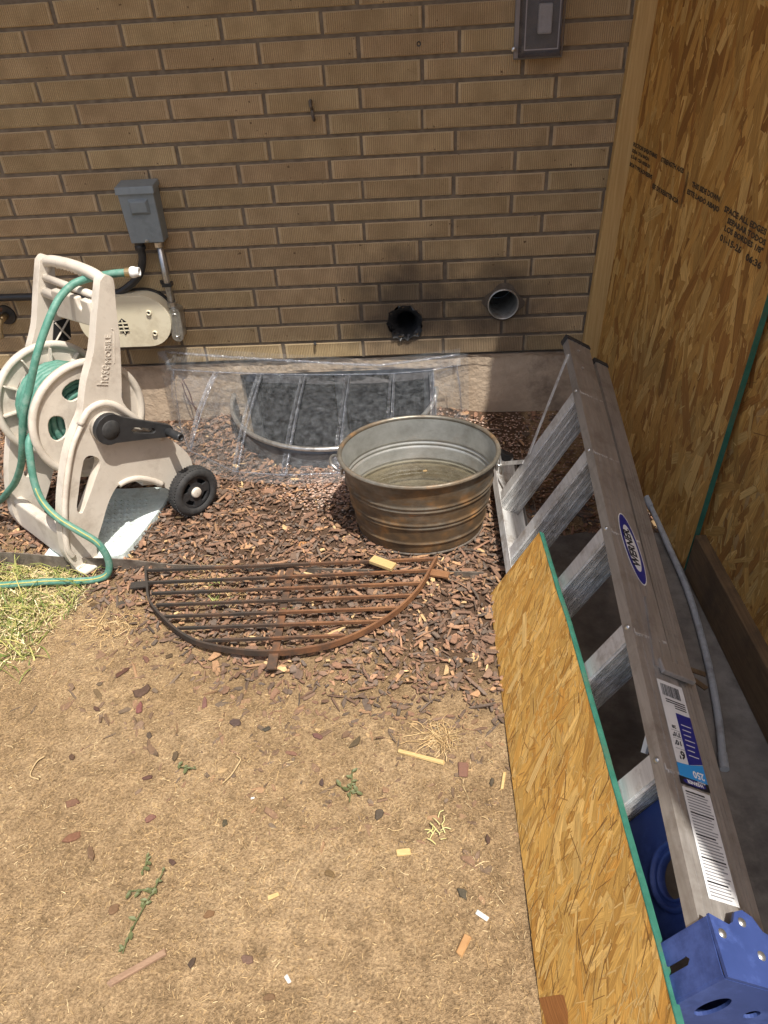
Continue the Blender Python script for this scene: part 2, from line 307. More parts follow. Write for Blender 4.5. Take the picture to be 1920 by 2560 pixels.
M_TEND = simple('dull dry stalk', (.42,.30,.15), (.50,.37,.20), .8, scale=60)
M_PAPER = simple('torn paper', (.60,.58,.53), None, .8)
def tub_mat(name, rust):
    m, nt, b, new, ln = nm(name); setp(b, .42, .85, .5); tc = new('ShaderNodeTexCoord'); P = tc.outputs['Object']
    n = new('ShaderNodeTexNoise'); n.inputs['Scale'].default_value = 9; n.inputs['Detail'].default_value = 8; n.inputs['Roughness'].default_value = .7; ln(P, n.inputs[0])
    r = ramp(new, [(.3, (.115,.10,.075)), (.5, (.20,.18,.145)), (.72, (.32,.30,.255))] if rust > .5 else [(.3, (.30,.30,.275)), (.5, (.43,.435,.41)), (.72, (.56,.565,.54))]); ln(n.outputs[0], r.inputs[0])
    mp = new('ShaderNodeMapping'); mp.inputs['Scale'].default_value = (3.2,3.2,9); mp.inputs['Location'].default_value = (1.3,.2,.4); ln(P, mp.inputs[0])
    n2 = new('ShaderNodeTexNoise'); n2.inputs['Scale'].default_value = 1.6; n2.inputs['Detail'].default_value = 9; n2.inputs['Roughness'].default_value = .75; ln(mp.outputs[0], n2.inputs[0])
    sx = new('ShaderNodeSeparateXYZ'); ln(P, sx.inputs[0])
    # rust wells up from the foot of the tub
    mz = new('ShaderNodeMapRange'); mz.inputs[1].default_value = .0; mz.inputs[2].default_value = .27; mz.inputs[3].default_value = .15; mz.inputs[4].default_value = -.03; ln(sx.outputs['Z'], mz.inputs[0])
    ad = new('ShaderNodeMath'); ln(n2.outputs[0], ad.inputs[0]); ln(mz.outputs[0], ad.inputs[1])
    rr = ramp(new, [(.5-.10*rust, (0,0,0)), (.66-.10*rust, (1,1,1))]); ln(ad.outputs[0], rr.inputs[0])
    n4 = new('ShaderNodeTexNoise'); n4.inputs['Scale'].default_value = 22; n4.inputs['Detail'].default_value = 6; ln(P, n4.inputs[0])
    rc = ramp(new, [(.3, (.06,.042,.026)), (.55, (.15,.09,.04)), (.78, (.34,.165,.05))]); ln(n4.outputs[0], rc.inputs[0])
    mx = new('ShaderNodeMix'); mx.data_type = 'RGBA'; mul = new('ShaderNodeMath'); mul.operation = 'MULTIPLY'; mul.inputs[1].default_value = .92 if rust > .5 else .35; ln(rr.outputs[0], mul.inputs[0]); ln(mul.outputs[0], mx.inputs[0]); ln(r.outputs[0], mx.inputs[6]); ln(rc.outputs[0], mx.inputs[7]); ln(mx.outputs[2], b.inputs['Base Color'])
    mm = new('ShaderNodeMapRange'); mm.inputs[3].default_value = .6; mm.inputs[4].default_value = .1; ln(mul.outputs[0], mm.inputs[0]); ln(mm.outputs[0], b.inputs['Metallic'])
    m4 = new('ShaderNodeMapRange'); m4.inputs[3].default_value = .44; m4.inputs[4].default_value = .7; ln(mul.outputs[0], m4.inputs[0]); ln(m4.outputs[0], b.inputs['Roughness'])
    bp = new('ShaderNodeBump'); bp.inputs['Strength'].default_value = .15; bp.inputs['Distance'].default_value = .003; ln(n4.outputs[0], bp.inputs['Height']); ln(bp.outputs[0], b.inputs['Normal'])
    return m
M_TUB = tub_mat('rusty galvanised steel', 1.0); M_TUBI = tub_mat('galvanised tub lining', 0.)
def grate_mat():
    m, nt, b, new, ln = nm('rusted flat iron'); setp(b, .75, .2, .3); tc = new('ShaderNodeTexCoord'); P = tc.outputs['Object']; sx = new('ShaderNodeSeparateXYZ'); ln(P, sx.inputs[0])
    n = new('ShaderNodeTexNoise'); n.inputs['Scale'].default_value = 12; n.inputs['Detail'].default_value = 8; n.inputs['Roughness'].default_value = .7; ln(P, n.inputs[0])
    mr = new('ShaderNodeMapRange'); mr.inputs[1].default_value = -.45; mr.inputs[2].default_value = .45; mr.inputs[3].default_value = -.25; mr.inputs[4].default_value = .25; ln(sx.outputs['X'], mr.inputs[0])
    ad = new('ShaderNodeMath'); ln(n.outputs[0], ad.inputs[0]); ln(mr.outputs[0], ad.inputs[1])
    r = ramp(new, [(.3, (.05,.043,.037)), (.48, (.095,.062,.044)), (.6, (.19,.092,.048)), (.8, (.28,.14,.065))]); ln(ad.outputs[0], r.inputs[0]); ln(r.outputs[0], b.inputs['Base Color'])
    bp = new('ShaderNodeBump'); bp.inputs['Strength'].default_value = .5; bp.inputs['Distance'].default_value = .002; ln(n.outputs[0], bp.inputs['Height']); ln(bp.outputs[0], b.inputs['Normal']); return m
M_GRATE = grate_mat()

# ------------------------------------------------------------------ ground
WX, WR, WRY = .84, .40, .435                       # window well: centre x, half width, depth
def smooth01(t): t = max(0., min(1., t)); return t*t*(3-2*t)
def bed_edge(x):                                   # y of the boundary between mulch bed and bare soil
    pts = [(-3,-.93), (.05,-.95), (.13,-1.02), (.4,-1.22), (.7,-1.38), (1.05,-1.47), (1.38,-1.50), (4,-1.5)]
    for (a, b), (c, d) in zip(pts, pts[1:]):
        if x <= c: return b+(d-b)*(x-a)/(c-a)
    return -1.5
def gz(x, y):
    r = math.hypot((x-WX)/WR, y/WRY)
    z = .006*math.sin(3.1*x+1.3)*math.sin(2.7*y+.4)+.004*math.sin(9*x+2*y)+.003*math.sin(17*y-5*x+1)
    z += .035*math.exp(-((r-1.0)/.35)**2) if r > .9 else .0
    return z*smooth01((2.2-abs(x-.9))/.6)*smooth01((y+3.2)/.6)
xs = np.unique(np.concatenate([np.linspace(-12,-1.2,10), np.arange(-1.2,2.6,.025), np.linspace(2.6,14,10)]).round(4))
ys = np.unique(np.concatenate([np.linspace(-14,-2.8,10), np.arange(-2.8,.051,.025), [.10]]).round(4))
gv = []; gidx = {}
for j, y in enumerate(ys):
    for i, x in enumerate(xs):
        r = math.hypot((x-WX)/WR, y/WRY) if y < .06 else 9
        gidx[i, j] = len(gv); gv.append([x, y, gz(x, y), r])
gf = []
for j in range(len(ys)-1):
    for i in range(len(xs)-1):
        q = [gidx[i,j], gidx[i+1,j], gidx[i+1,j+1], gidx[i,j+1]]
        if all(gv[k][3] < 1.0 or (gv[k][1] > -.001 and abs(gv[k][0]-WX) < WR) for k in q): continue
        gf.append(tuple(q))
for v in gv:
    if v[3] < 1.0 and v[3] > .3 and v[1] < 0:
        v[0] = WX+(v[0]-WX)/v[3]*1.004; v[1] = v[1]/v[3]*1.004; v[2] = gz(v[0], v[1])
g = mk('ground', [v[:3] for v in gv], gf, M_SOIL, smooth=True, base=(0,0,0)); tag(g, kind='structure')
at = g.data.attributes.new('bed', 'FLOAT', 'POINT')
at.data.foreach_set('value', [smooth01((v[1]-bed_edge(v[0])+.05*math.sin(11*v[0])-.02)/.30) if -3 < v[0] < 1.6 else 0. for v in gv])

# ------------------------------------------------------------------ brick house
house = thing('brick_house', (0,0,0), 'buff ribbed brick house wall with concrete foundation and two open vents', 'house')
zt = [1.34+.0339+.0678*k for k in range(15, 0, -1)]+[1.34+.0339-.0677*k for k in range(0, 12)]      # joint heights, top down
zt = zt[:-1]+[.6185]                                # underside of the tenth course
zt += [.6185-.0712*k for k in range(1, 6)]
ROW0 = 15
HL = (((1.131, .397), .064, 1), ((1.490, .456), .0535, 0))
def cut_mesh(o, cutters):
    for c in cutters:
        b = o.modifiers.new('b', 'BOOLEAN'); b.operation = 'DIFFERENCE'; b.object = c; b.solver = 'EXACT'
    dg = bpy.context.evaluated_depsgraph_get(); me = bpy.data.meshes.new_from_object(o.evaluated_get(dg)); o.modifiers.clear(); o.data = me
cutters = []
rr_ = random.Random(3)
for (cx, cz), r, rag in HL:
    n = 26; pr = [(cx+(r*(1+(rr_.uniform(-.16,.14) if rag else 0)))*math.cos(2*math.pi*k/n), cz+(r*(1+(rr_.uniform(-.16,.14) if rag else 0)))*math.sin(2*math.pi*k/n)) for k in range(n)]
    cutters.append(plate([pr], V(0,0,0), V(1,0,0), V(0,0,1), -.3, .2, V(0,-1,0)).build('cutter', M_DARK, base=(0,0,0)))
JT = .0105; BM = {}
def brick_mesh(L, H, var):
    key = (round(L,3), round(H,3), var)
    if key in BM: return BM[key]
    r = random.Random(hash(key) & 0xffff); e = .009; c = .0028; D = .06
    xs_ = [0, c, e, L-e, L-c, L]; v = []; f = []; fm = []
    j = lambda s=.0012: r.uniform(-s, s)
    for x in xs_:
        edge = x in (0, L)
        v += [(x+(0 if edge else 0), D if False else (c if edge else 0), 0+c+j()), (x, (c if edge else 0), H-c+j())]
    for i in range(5):
        a = i*2; f.append((a, a+2, a+3, a+1)); fm.append(1 if i in (0,1,3,4) else 0)
    b0 = len(v)
    for x in xs_: v += [(x, c*1.2, 0), (x, c*1.2, H)]
    for i in range(5):
        a = i*2; f.append((b0+a, b0+a+2, a+2, a)); fm.append(1); f.append((a+1, a+3, b0+a+3, b0+a+1)); fm.append(1)
    k = len(v); v += [(0,D,0),(L,D,0),(L,D,H),(0,D,H)]
    f += [(b0, k, k+1, b0+10), (b0+1, b0+11, k+2, k+3), (0, 1, b0+1, k+3, k, b0), (b0+10, k+1, k+2, b0+11, 11, 10), (k, k+3, k+2, k+1)]; fm += [1]*5
    # bottom/top faces span several verts: close with fans
    f[-5] = (b0, k, k+1, b0+10, b0+8, b0+6, b0+4, b0+2); f[-4] = (b0+1, b0+3, b0+5, b0+7, b0+9, b0+11, k+2, k+3)
    me = bpy.data.meshes.new('brick'); me.from_pydata(v, [], f); me.materials.append(M_BRICK); me.materials.append(M_BEDGE); me.polygons.foreach_set('material_index', fm); me.update()
    BM[key] = me; return me
def add_brick(x0, x1, z0, z1, var):
    o = bpy.data.objects.new('brick', brick_mesh(x1-x0, z1-z0, var)); COL.objects.link(o); o.parent = house
    o.location = (x0, rr_.uniform(-.0012, .0012), z0)
    for ci, ((cx, cz), r, rag) in enumerate(HL):
        nx = max(x0, min(cx, x1)); nz = max(z0, min(cz, z1))
        if math.hypot(nx-cx, nz-cz) < r*1.16:
            o.data = o.data.copy(); bpy.context.view_layer.update(); cut_mesh(o, [cutters[ci]])
    return o
for i in range(len(zt)-1):
    row = i-ROW0; z1 = zt[i]-JT/2; z0 = zt[i+1]+JT/2
    if z0 > 1.62: continue                          # courses far above the frame are taken over by one plain band
    off = -.0025*row+(.3048*(1/3+.022) if row % 2 else 0)+(-.021 if (row % 2 and row >= 11) else 0)
    for nn in range(-6, 8):
        x0 = off+nn*.3048+JT/2; x1 = off+(nn+1)*.3048-JT/2
        if x1 < -.75 or x0 > 2.45: continue
        jx = rr_.uniform(-.002, .002)
        if row == 12 and x0 < 1.1 < x1:             # a patched-in half brick above the ragged vent
            add_brick(x0+jx, 1.036, z0, z1, 2); add_brick(1.047, 1.186, z0, z1, 3); 
            if x1 > 1.22: add_brick(1.198, x1, z0, z1, 1)
            continue
        add_brick(x0+jx, x1+jx, z0+rr_.uniform(-.001,.001), z1+rr_.uniform(-.001,.001), rr_.randrange(4))
mo = MB().box((.85,.04,.265+(1.68-.265)/2), (3.24,.07,1.68-.265)).build('mortar', M_MORTAR, house)
bpy.context.view_layer.update(); cut_mesh(mo, cutters)
for c in cutters: bpy.data.objects.remove(c)
# upper wall and far ends, one plain run of the same masonry
MB().box((.85,.04,2.0), (11,.066,.64)).box((-2.27,.04,.97), (4.7,.066,1.415)).box((4.42,.04,.97), (3.88,.066,1.415)).build('upper_masonry', M_BRICK, house)
# concrete foundation with the basement window opening
fo = MB(); X0, X1, ZT = .47, 1.235, .205
fo.box(((-5+X0)/2,.11,-.32), (X0+5,.20,1.15)).box(((X1+6.5)/2,.11,-.32), (6.5-X1,.20,1.15)).box(((X0+X1)/2,.11,(ZT+.255)/2), (X1-X0,.20,.255-ZT)).box(((X0+X1)/2,.11,-.775), (X1-X0,.20,.24))
fo.build('foundation', M_FOUND, house)
# ragged mortar lip between the brick and the concrete
lp = []; lf = []
for i in range(90):
    x = -.7+i*.035; lp += [V(x, -.006-random.uniform(0,.006), .262+random.uniform(-.002,.001)), V(x, -.004, .2555-random.uniform(.001,.012))]
    if i: lf.append((2*i-2, 2*i-1, 2*i+1, 2*i))
mk('mortar_lip', lp, lf, M_FOUND, house)
wn = MB().box((X0+.02,.075,-.22), (.04,.04,.85)).box((X1-.02,.075,-.22), (.04,.04,.85)).box(((X0+X1)/2,.075,ZT-.02), (X1-X0-.08,.04,.04)).box(((X0+X1)/2,.075,-.63), (X1-X0-.08,.04,.04)).box(((X0+X1)/2,.075,-.22), (.03,.038,.78)).build('window', M_STEELW, house)
MB().box((X0+(X1-X0)*.25+.006,.085,-.22), ((X1-X0)/2-.06,.006,.77)).build('pane', M_GLASS, wn)
MB().box((X0+(X1-X0)*.75-.006,.085,-.22), ((X1-X0)/2-.06,.006,.77)).build('pane', M_GLASS, wn)
# overhanging eave that keeps the wall in shade
MB().box((.85,-.292,2.36), (11,.844,.10)).build('eave', M_SOFFIT, house)
# open vent ducts
vent = MB().lathe([(.0525,.24),(.0525,-.012),(.0545,-.014),(.0565,-.010),(.0565,.24)], (1.490,0,.456), (0,1,0), 32).build('vent_pipe', M_GALV, house, True)
MB().lathe([(.001,.2),(.0524,.2)], (1.490,0,.456), (0,1,0), 32).build('duct_shade_disc', M_DARK, vent)  # black disc paints the unlit depth of the duct
# mortar collar round the intact vent
MB().add([V(1.49+(.066+.012*math.cos(4*a+.7)+random.uniform(-.003,.003))*1.02*math.cos(a), -.0035+random.uniform(-.001,.001), .462+(.060+.012*abs(math.cos(2*a)))*math.sin(a)) for a in [2*math.pi*k/28 for k in range(28)]]+[V(1.49+.0565*math.cos(a), -.005, .456+.0565*math.sin(a)) for a in [2*math.pi*k/28 for k in range(28)]],
         [(k, (k+1) % 28, 28+(k+1) % 28, 28+k) for k in range(28)]).build('mortar_collar', M_MORTAR, house)
n = 30; rg = [(.060*(1+rr_.uniform(-.22,.16))) for _ in range(n)]
prof = []
tv = [];tf = []
for k in range(n):
    a = 2*math.pi*k/n
    tv += [V(1.131+rg[k]*1.1*math.cos(a), -.006-rr_.uniform(0,.008), .397+rg[k]*1.1*math.sin(a)), V(1.131+.052*math.cos(a), .012, .395+.050*math.sin(a)), V(1.134+.036*math.cos(a), .05, .385+.036*math.sin(a)), V(1.134+.034*math.cos(a), .24, .385+.034*math.sin(a))]
for k in range(n):
    for q in range(3): tf.append((4*k+q, 4*k+q+1, 4*((k+1) % n)+q+1, 4*((k+1) % n)+q))
tf.append(tuple(4*k+3 for k in range(n)))
mk('torn_vent_boot', tv, tf, M_BLACK, house)

# ------------------------------------------------------------------ OSB shed wall at the right
shed = thing('shed_wall', (1.94,-.6,0), 'unfinished strand board shed wall with pine corner stud and dark sill', 'wall')
PAL = [(.48,.27,.075), (.53,.315,.095), (.42,.225,.056), (.59,.375,.13), (.35,.17,.042), (.50,.285,.08), (.45,.245,.065), (.31,.145,.036)]
def strands(name, parent, O, ex, ey, en, W, H, count, ang, spread, Lr, Wr, seed, fine=0, extra=(), pal=PAL, h0=.0004, hf=None):
    r = random.Random(seed); v = []; f = []; cols = []; uvs = []
    def one(cx, cy, a, L, w_, c, h):
        ca, sa = math.cos(a), math.sin(a); k = r.uniform(-.35,.35); k2 = r.uniform(-.35,.35); ou, ov = r.uniform(0,50), r.uniform(0,50)
        p = [(-L/2+k*w_, -w_/2), (-L*.17, -w_/2*r.uniform(.85,1.12)), (L*.2, -w_/2*r.uniform(.85,1.12)), (L/2+k2*w_, -w_/2*r.uniform(.5,1)), (L/2-k2*w_+r.uniform(-.3,.3)*w_, w_/2*r.uniform(.5,1)), (L*.15, w_/2*r.uniform(.85,1.12)), (-L*.2, w_/2*r.uniform(.85,1.12)), (-L/2-k*w_+r.uniform(-.3,.3)*w_, w_/2*r.uniform(.6,1))]
        q = []
        for x, y in p:
            X = cx+x*ca-y*sa; Y = cy+x*sa+y*ca
            X = min(max(X, .0005), W-.0005); q.append((X, min(max(Y, .0005), (hf(X) if hf else H)-.0005), x, y))
        n0 = len(v)
        for X, Y, x, y in q: v.append(O+ex*X+ey*Y+en*h); cols.append((*c, 1)); uvs.append((ou+x, ov+y))
        f.append(tuple(range(n0, n0+8)))
    tot = count+fine+len(extra)
    for i in range(count):
        c = r.choice(pal); g_ = r.uniform(.82,1.18); c = tuple(x*g_ for x in c)
        L = r.uniform(*Lr); one(r.uniform(0,W), r.uniform(0,H), ang+r.gauss(0, spread), L, r.uniform(*Wr)*(.6+.5*L/Lr[1]), c, h0+.0011*i/tot)
    for i in range(fine):
        c = r.choice([(.62,.40,.14), (.58,.35,.11), (.45,.24,.065), (.66,.44,.17)])
        L = r.uniform(.006,.035); one(r.uniform(0,W), r.uniform(0,H), ang+r.gauss(0, spread*1.3), L, r.uniform(.0012,.004), c, h0+.0011*(count+i)/tot)
    for i in range(count//14):
        one(r.uniform(0,W), r.uniform(0,H), ang+r.gauss(0, spread), r.uniform(.015,.07), r.uniform(.0008,.0022), (.24,.12,.038), h0+.00112)
    for i, (x, y, a, L, w_, c) in enumerate(extra): one(x, y, a, L, w_, c, h0+.0012+.0002*i)
    o = mk(name, v, f, M_STRAND, parent); tag(o, kind='stuff')
    ca_ = o.data.color_attributes.new('col', 'FLOAT_COLOR', 'POINT'); ca_.data.foreach_set('color', [x for c in cols for x in c])
    uv = o.data.uv_layers.new(name='UVMap'); li = np.zeros(len(o.data.loops), dtype=np.int32); o.data.loops.foreach_get('vertex_index', li); uv.data.foreach_set('uv', np.array(uvs, dtype=np.float32)[li].ravel())
    return o
HS = 2.95
ey_ = V(.042, 0, 1); LA = V(1.832, -.006, .02); exA = V(.106, -1, 0)          # left sheet: u along -y, v up
en_ = V(-1, -.106, .042).normalized()
def sheet(name, O, ex, W, H, th):
    P = lambda u, h, t: O+ex*u+ey_*h-en_*t
    return MB().hexa([P(0,0,0),P(W,0,0),P(W,0,th),P(0,0,th),P(0,H,0),P(W,H,0),P(W,H,th),P(0,H,th)])
pa = sheet('osb_panel', LA, exA, .979, HS, .011).build('osb_panel', M_OSB, shed)
strands('strands', pa, LA, exA, ey_, en_, .979, 1.9, 5600, math.pi/2-.06, .30, (.06,.20), (.010,.042), 5, fine=1200)
# green sealed sheet edge
P_ = lambda u, h, t: LA+exA*u+ey_*h-en_*t
MB().hexa([P_(.979,0,-.0012),P_(.9815,0,-.0012),P_(.9815,0,.0125),P_(.979,0,.0125),P_(.979,HS,-.0012),P_(.9815,HS,-.0012),P_(.9815,HS,.0125),P_(.979,HS,.0125)]).build('sealed_edge', M_GREEN, pa)
LB = V(1.962, -.93, .05); exB = V(.03, -1, 0)
pb = sheet('osb_panel', LB, exB, 1.9, HS, .011).build('osb_panel', M_OSB, shed)
strands('strands', pb, LB, exB, ey_, en_, 1.3, 1.3, 2600, math.pi/2-.1, .45, (.06,.15), (.010,.030), 6, fine=900)
# corner stud against the brick
st = MB().hexa([V(1.7775,-.038,.0),V(1.836,-.038,.0),V(1.836,-.001,.0),V(1.7775,-.001,.0),V(1.7775+.042*HS,-.038,HS),V(1.836+.042*HS,-.038,HS),V(1.836+.042*HS,-.001,HS),V(1.7775+.042*HS,-.001,HS)]).build('corner_stud', M_STUD, shed); bev(st, .004, 2)
# dark sill board along the slab
sb = MB().hexa([V(1.936,-.992,.012),V(1.958,-1.7,.012),V(1.996,-1.7,.012),V(1.956,-.992,.012),V(1.940,-.992,.15),V(1.962,-1.7,.15),V(2.0,-1.7,.15),V(1.960,-.992,.15)])
sb = MB().fbox(V(1.935,-.992,.012), V(.028,-1,0).normalized(), V(1,.028,0).normalized(), V(.03,0,1), 0, 1.6, 0, .036, 0, .14).build('sill_board', M_SILL, shed); bev(sb, .003)
# stencilled print on the left sheet, in sheet coordinates
def ink(body, u0, u1, h, size=.0155):
    return text('printed_text', body, size, LA+exA*u0+ey_*h, exA.normalized(), ey_.normalized(), M_INK, pa, bold=.0007, lift=.0022, width=(u1-u0)*1.0056)
ink('STRUCTION SHEATHING', -.0+.012, .234, .948); ink('32/16  7/16 INCH', .03, .177, .931, .0125); ink('PS 2-18  CSA 0325-21', .02, .194, .914, .0125); ink('BOA TYPE ADHESIVE', .03, .226, .890)
ink('STRENGTH AXIS', .267, .43, .947, .017); ink('EJE DE RESISTENCIA', .239, .438, .870, .017); ink('THIS SIDE DOWN', .496, .664, .929, .0175); ink('ESTE LADO ABAJO', .476, .672, .907, .0165)
ink('SPACE ALL EDGES', .697, .906, .916, .0185); ink('SEPARAR TODOS', .726, .915, .896, .0175); ink('LOS BORDES 1/8"', .721, .913, .877, .0175); ink('01-15-26', .711, .824, .851, .0215); ink('06:36', .851, .924, .846, .0215)
for uu in (.4545, .4605):
    MB().add([LA+exA*a+ey_*h+en_*.0021 for a, h in ((uu,.863),(uu+.0022,.863),(uu+.0022,.958),(uu,.958))], [(0,1,2,3)]).build('printed_line', M_INK, pa)

# ------------------------------------------------------------------ concrete floor strip on the right
sv = MB(); ox = [(1.47,-.80),(1.56,-.82),(1.70,-.79),(1.82,-.81),(1.95,-.80)]
pl_ = plate([[(1.45,-3.2),(2.2,-3.2),(2.2,-.80),(1.95,-.80),(1.82,-.815),(1.70,-.79),(1.56,-.82),(1.46,-.80),(1.44,-1.4)]], V(0,0,0), V(1,0,0), V(0,1,0), -.06, .012).build('concrete_floor', M_SLAB); tag(pl_, kind='structure')

# ------------------------------------------------------------------ things on the brick wall
bx = thing('electrical_box', (.255,0,.742), 'grey metal disconnect box mounted on the brick wall', 'electrical box')
o = MB().hexa([V(.197,-.062,.744),V(.312,-.062,.744),V(.312,-.0005,.744),V(.197,-.0005,.744),V(.194,-.072,.918),V(.316,-.072,.918),V(.316,-.0005,.918),V(.194,-.0005,.918)]).build('enclosure', M_GREY, bx); bev(o, .003, 2)
o = MB().hexa([V(.189,-.079,.905),V(.322,-.079,.905),V(.322,-.001,.9185),V(.189,-.001,.9185),V(.191,-.076,.929),V(.320,-.076,.929),V(.320,-.001,.937),V(.191,-.001,.937)]).build('rain_hood', M_GREY, bx); bev(o, .003, 2)
o = MB().hexa([V(.224,-.066,.838),V(.293,-.066,.838),V(.293,-.070,.890),V(.224,-.070,.890),V(.232,-.079,.848),V(.285,-.079,.848),V(.285,-.082,.882),V(.232,-.082,.882)]).build('door_pull', M_GREY, bx); bev(o, .002, 2)
MB().lathe([(.001,0),(.006,0),(.006,-.004),(.001,-.005)], (.255,-.064,.752), (0,1,0), 12).build('latch', M_GALV, bx)
cb = thing('power_cable', (.1,-.03,.55), 'thick black cable curving from grey box along the brick wall', 'cable')
MB().tube(spline([(.214,-.034,.75),(.2145,-.034,.715),(.211,-.034,.68),(.186,-.034,.628),(.134,-.032,.586),(.075,-.03,.560),(.0,-.03,.554),(-.357,-.03,.564),(-1.2,-.03,.56)], 8), .0135, 14).build('sheath', M_BLACK, cb, True)
MB().lathe([(.019,0),(.019,.012),(.0165,.016),(.0165,.03)], (.214,-.034,.716), (0,0,1), 16, cap=True).build('cable_gland', M_BLACK, cb)
cn = thing('conduit', (.28,-.03,.385), 'galvanised conduit dropping from the grey box to an oval fitting', 'conduit')
MB().tube([(.283,-.032,.742),(.2795,-.031,.60),(.277,-.031,.49)], .0115, 16).build('pipe', M_GALV, cn, True)
MB().lathe([(.0165,0),(.0165,.016),(.0145,.019)], (.2828,-.032,.722), (0,0,1), 8, cap=True).build('coupling', M_GALV, cn); MB().lathe([(.0165,0),(.0165,.018)], (.2778,-.031,.505), (0,0,1), 8, cap=True).build('coupling', M_GALV, cn)
MB().box((.2785,-.03,.588), (.034,.028,.013)).box((.256,-.006,.588), (.02,.006,.014)).build('strap', M_BLACK, cn)
def stadium(cx, cz, hw, hh, n=14):
    r = min(hw, hh); p = []
    if hh >= hw:
        p += [(cx+r*math.cos(a), cz+hh-r+r*math.sin(a)) for a in [math.pi*k/n for k in range(n+1)]]+[(cx+r*math.cos(a), cz-hh+r+r*math.sin(a)) for a in [math.pi+math.pi*k/n for k in range(n+1)]]
    else:
        p += [(cx+hw-r+r*math.cos(a), cz+r*math.sin(a)) for a in [-math.pi/2+math.pi*k/n for k in range(n+1)]]+[(cx-hw+r+r*math.cos(a), cz+r*math.sin(a)) for a in [math.pi/2+math.pi*k/n for k in range(n+1)]]
    return p
XX, ZZ, NY = V(1,0,0), V(0,0,1), V(0,-1,0)
tl = Matrix.Rotation(rad(4), 3, 'Y'); LO = V(.2845,0,.443)
o = plate([stadium(0,0,.0205,.062)], LO, tl@XX, tl@ZZ, .002, .052, NY).build('fitting_body', M_GALV, cn); autosm(bev(o, .006, 3))
o = plate([stadium(0,0,.0215,.064)], LO, tl@XX, tl@ZZ, .0525, .057, NY).build('fitting_cover', M_GALV, cn); bev(o, .002, 2)
o = plate([stadium(0,0,.010,.046), stadium(0,0,.007,.042)], LO, tl@XX, tl@ZZ, .057, .0605, NY).build('cover_rib', M_GALV, cn); bev(o, .001, 1)
for zz in (-.054, .054): MB().lathe([(.001,.0615),(.0035,.061),(.004,.057)], LO+tl@V(0,0,zz), NY, 10).build('screw', M_GALV, cn)
jc = thing('meter_cover', (.1,0,.368), 'cream oval plastic cover box on the wall behind the hose cart', 'utility cover')
o = plate([stadium(.10,.466,.172,.097,20)], V(0,0,0), XX, ZZ, .0, .068, NY).build('cover_shell', M_CREAM, jc); autosm(bev(o, .022, 5))
o = plate([stadium(.10,.466,.178,.103,20)], V(0,0,0), XX, ZZ, -.001, .012, NY).build('back_gasket', M_BLACK, jc)
for sx_, sz_ in ((.199,.499), (.203,.420)):
    MB().lathe([(.004,.070),(.0065,.074),(.0095,.074),(.0105,.066)], V(sx_,0,sz_), NY, 18).build('screw_boss', M_CREAM, jc, True)
    MB().lathe([(.0005,.0695),(.0045,.0705)], V(sx_,0,sz_), NY, 12).build('screw_hole_shade', M_DARK, jc)  # near-black disc painted as shade inside the screw hole
pg = [(.092+.020*math.cos(a), .450+.032*math.sin(a)) for a in [math.pi/6+math.pi/3*k for k in range(6)]]
plate([pg], V(0,0,0), XX, ZZ, .066, .0690, NY).build('vent_shade_plate', M_DARK, jc)  # dark plate stands in for the shaded vent opening
for q in (-.014, 0, .014): MB().box((.092,-.0705,.450+q), (.036,.004,.004)).build('vent_rib', M_CREAM, jc)
MB().box((.092,-.0706,.450), (.004,.0035,.052)).build('vent_rib', M_CREAM, jc)
# in-use outlet cover
M_FRAME = simple('lilac grey polycarbonate', (.25,.235,.26), (.30,.285,.31), .35, scale=15)
oc = thing('outlet_cover', (1.56,0,1.22), 'smoky translucent weatherproof outlet cover high on the brick wall', 'outlet cover')
def fr(x0, x1, z0, z1, y): return [V(x0,y,z0),V(x1,y,z0),V(x1,y,z1),V(x0,y,z1)]
a_ = fr(1.490,1.632,1.222,1.425,-.014); b_ = fr(1.498,1.624,1.224,1.423,-.040); c_ = fr(1.506,1.617,1.236,1.385,-.066)
MB().add(a_+b_, [(0,1,5,4),(1,2,6,5),(2,3,7,6),(3,0,4,7)]).build('base_frame', M_FRAME, oc)
o = MB().add(b_+c_, [(0,1,5,4),(1,2,6,5),(2,3,7,6),(3,0,4,7),(4,5,6,7)]).build('bubble_lid', M_SMOKE, oc); bev(o, .006, 3)
o = MB().box((1.561,-.007,1.322), (.146,.013,.21)).build('back_plate', simple('grey inner plate', (.17,.17,.18), (.21,.21,.22), .6, scale=10), oc); bev(o, .003)
o = plate([[(1.512,1.244),(1.611,1.244),(1.611,1.378),(1.512,1.378)], [(1.515,1.247),(1.608,1.247),(1.608,1.375),(1.515,1.375)]], V(0,0,0), XX, ZZ, .0665, .0685, NY).build('lid_rib', M_FRAME, oc)
o = MB().box((1.574,-.024,1.318), (.040,.020,.075)).build('receptacle', M_WHITE, oc); bev(o, .004)
MB().lathe([(.001,.03),(.006,.028),(.007,.02),(.005,.01)], V(1.484,-.02,1.247), NY, 10).build('hinge_screw', M_GALV, oc)
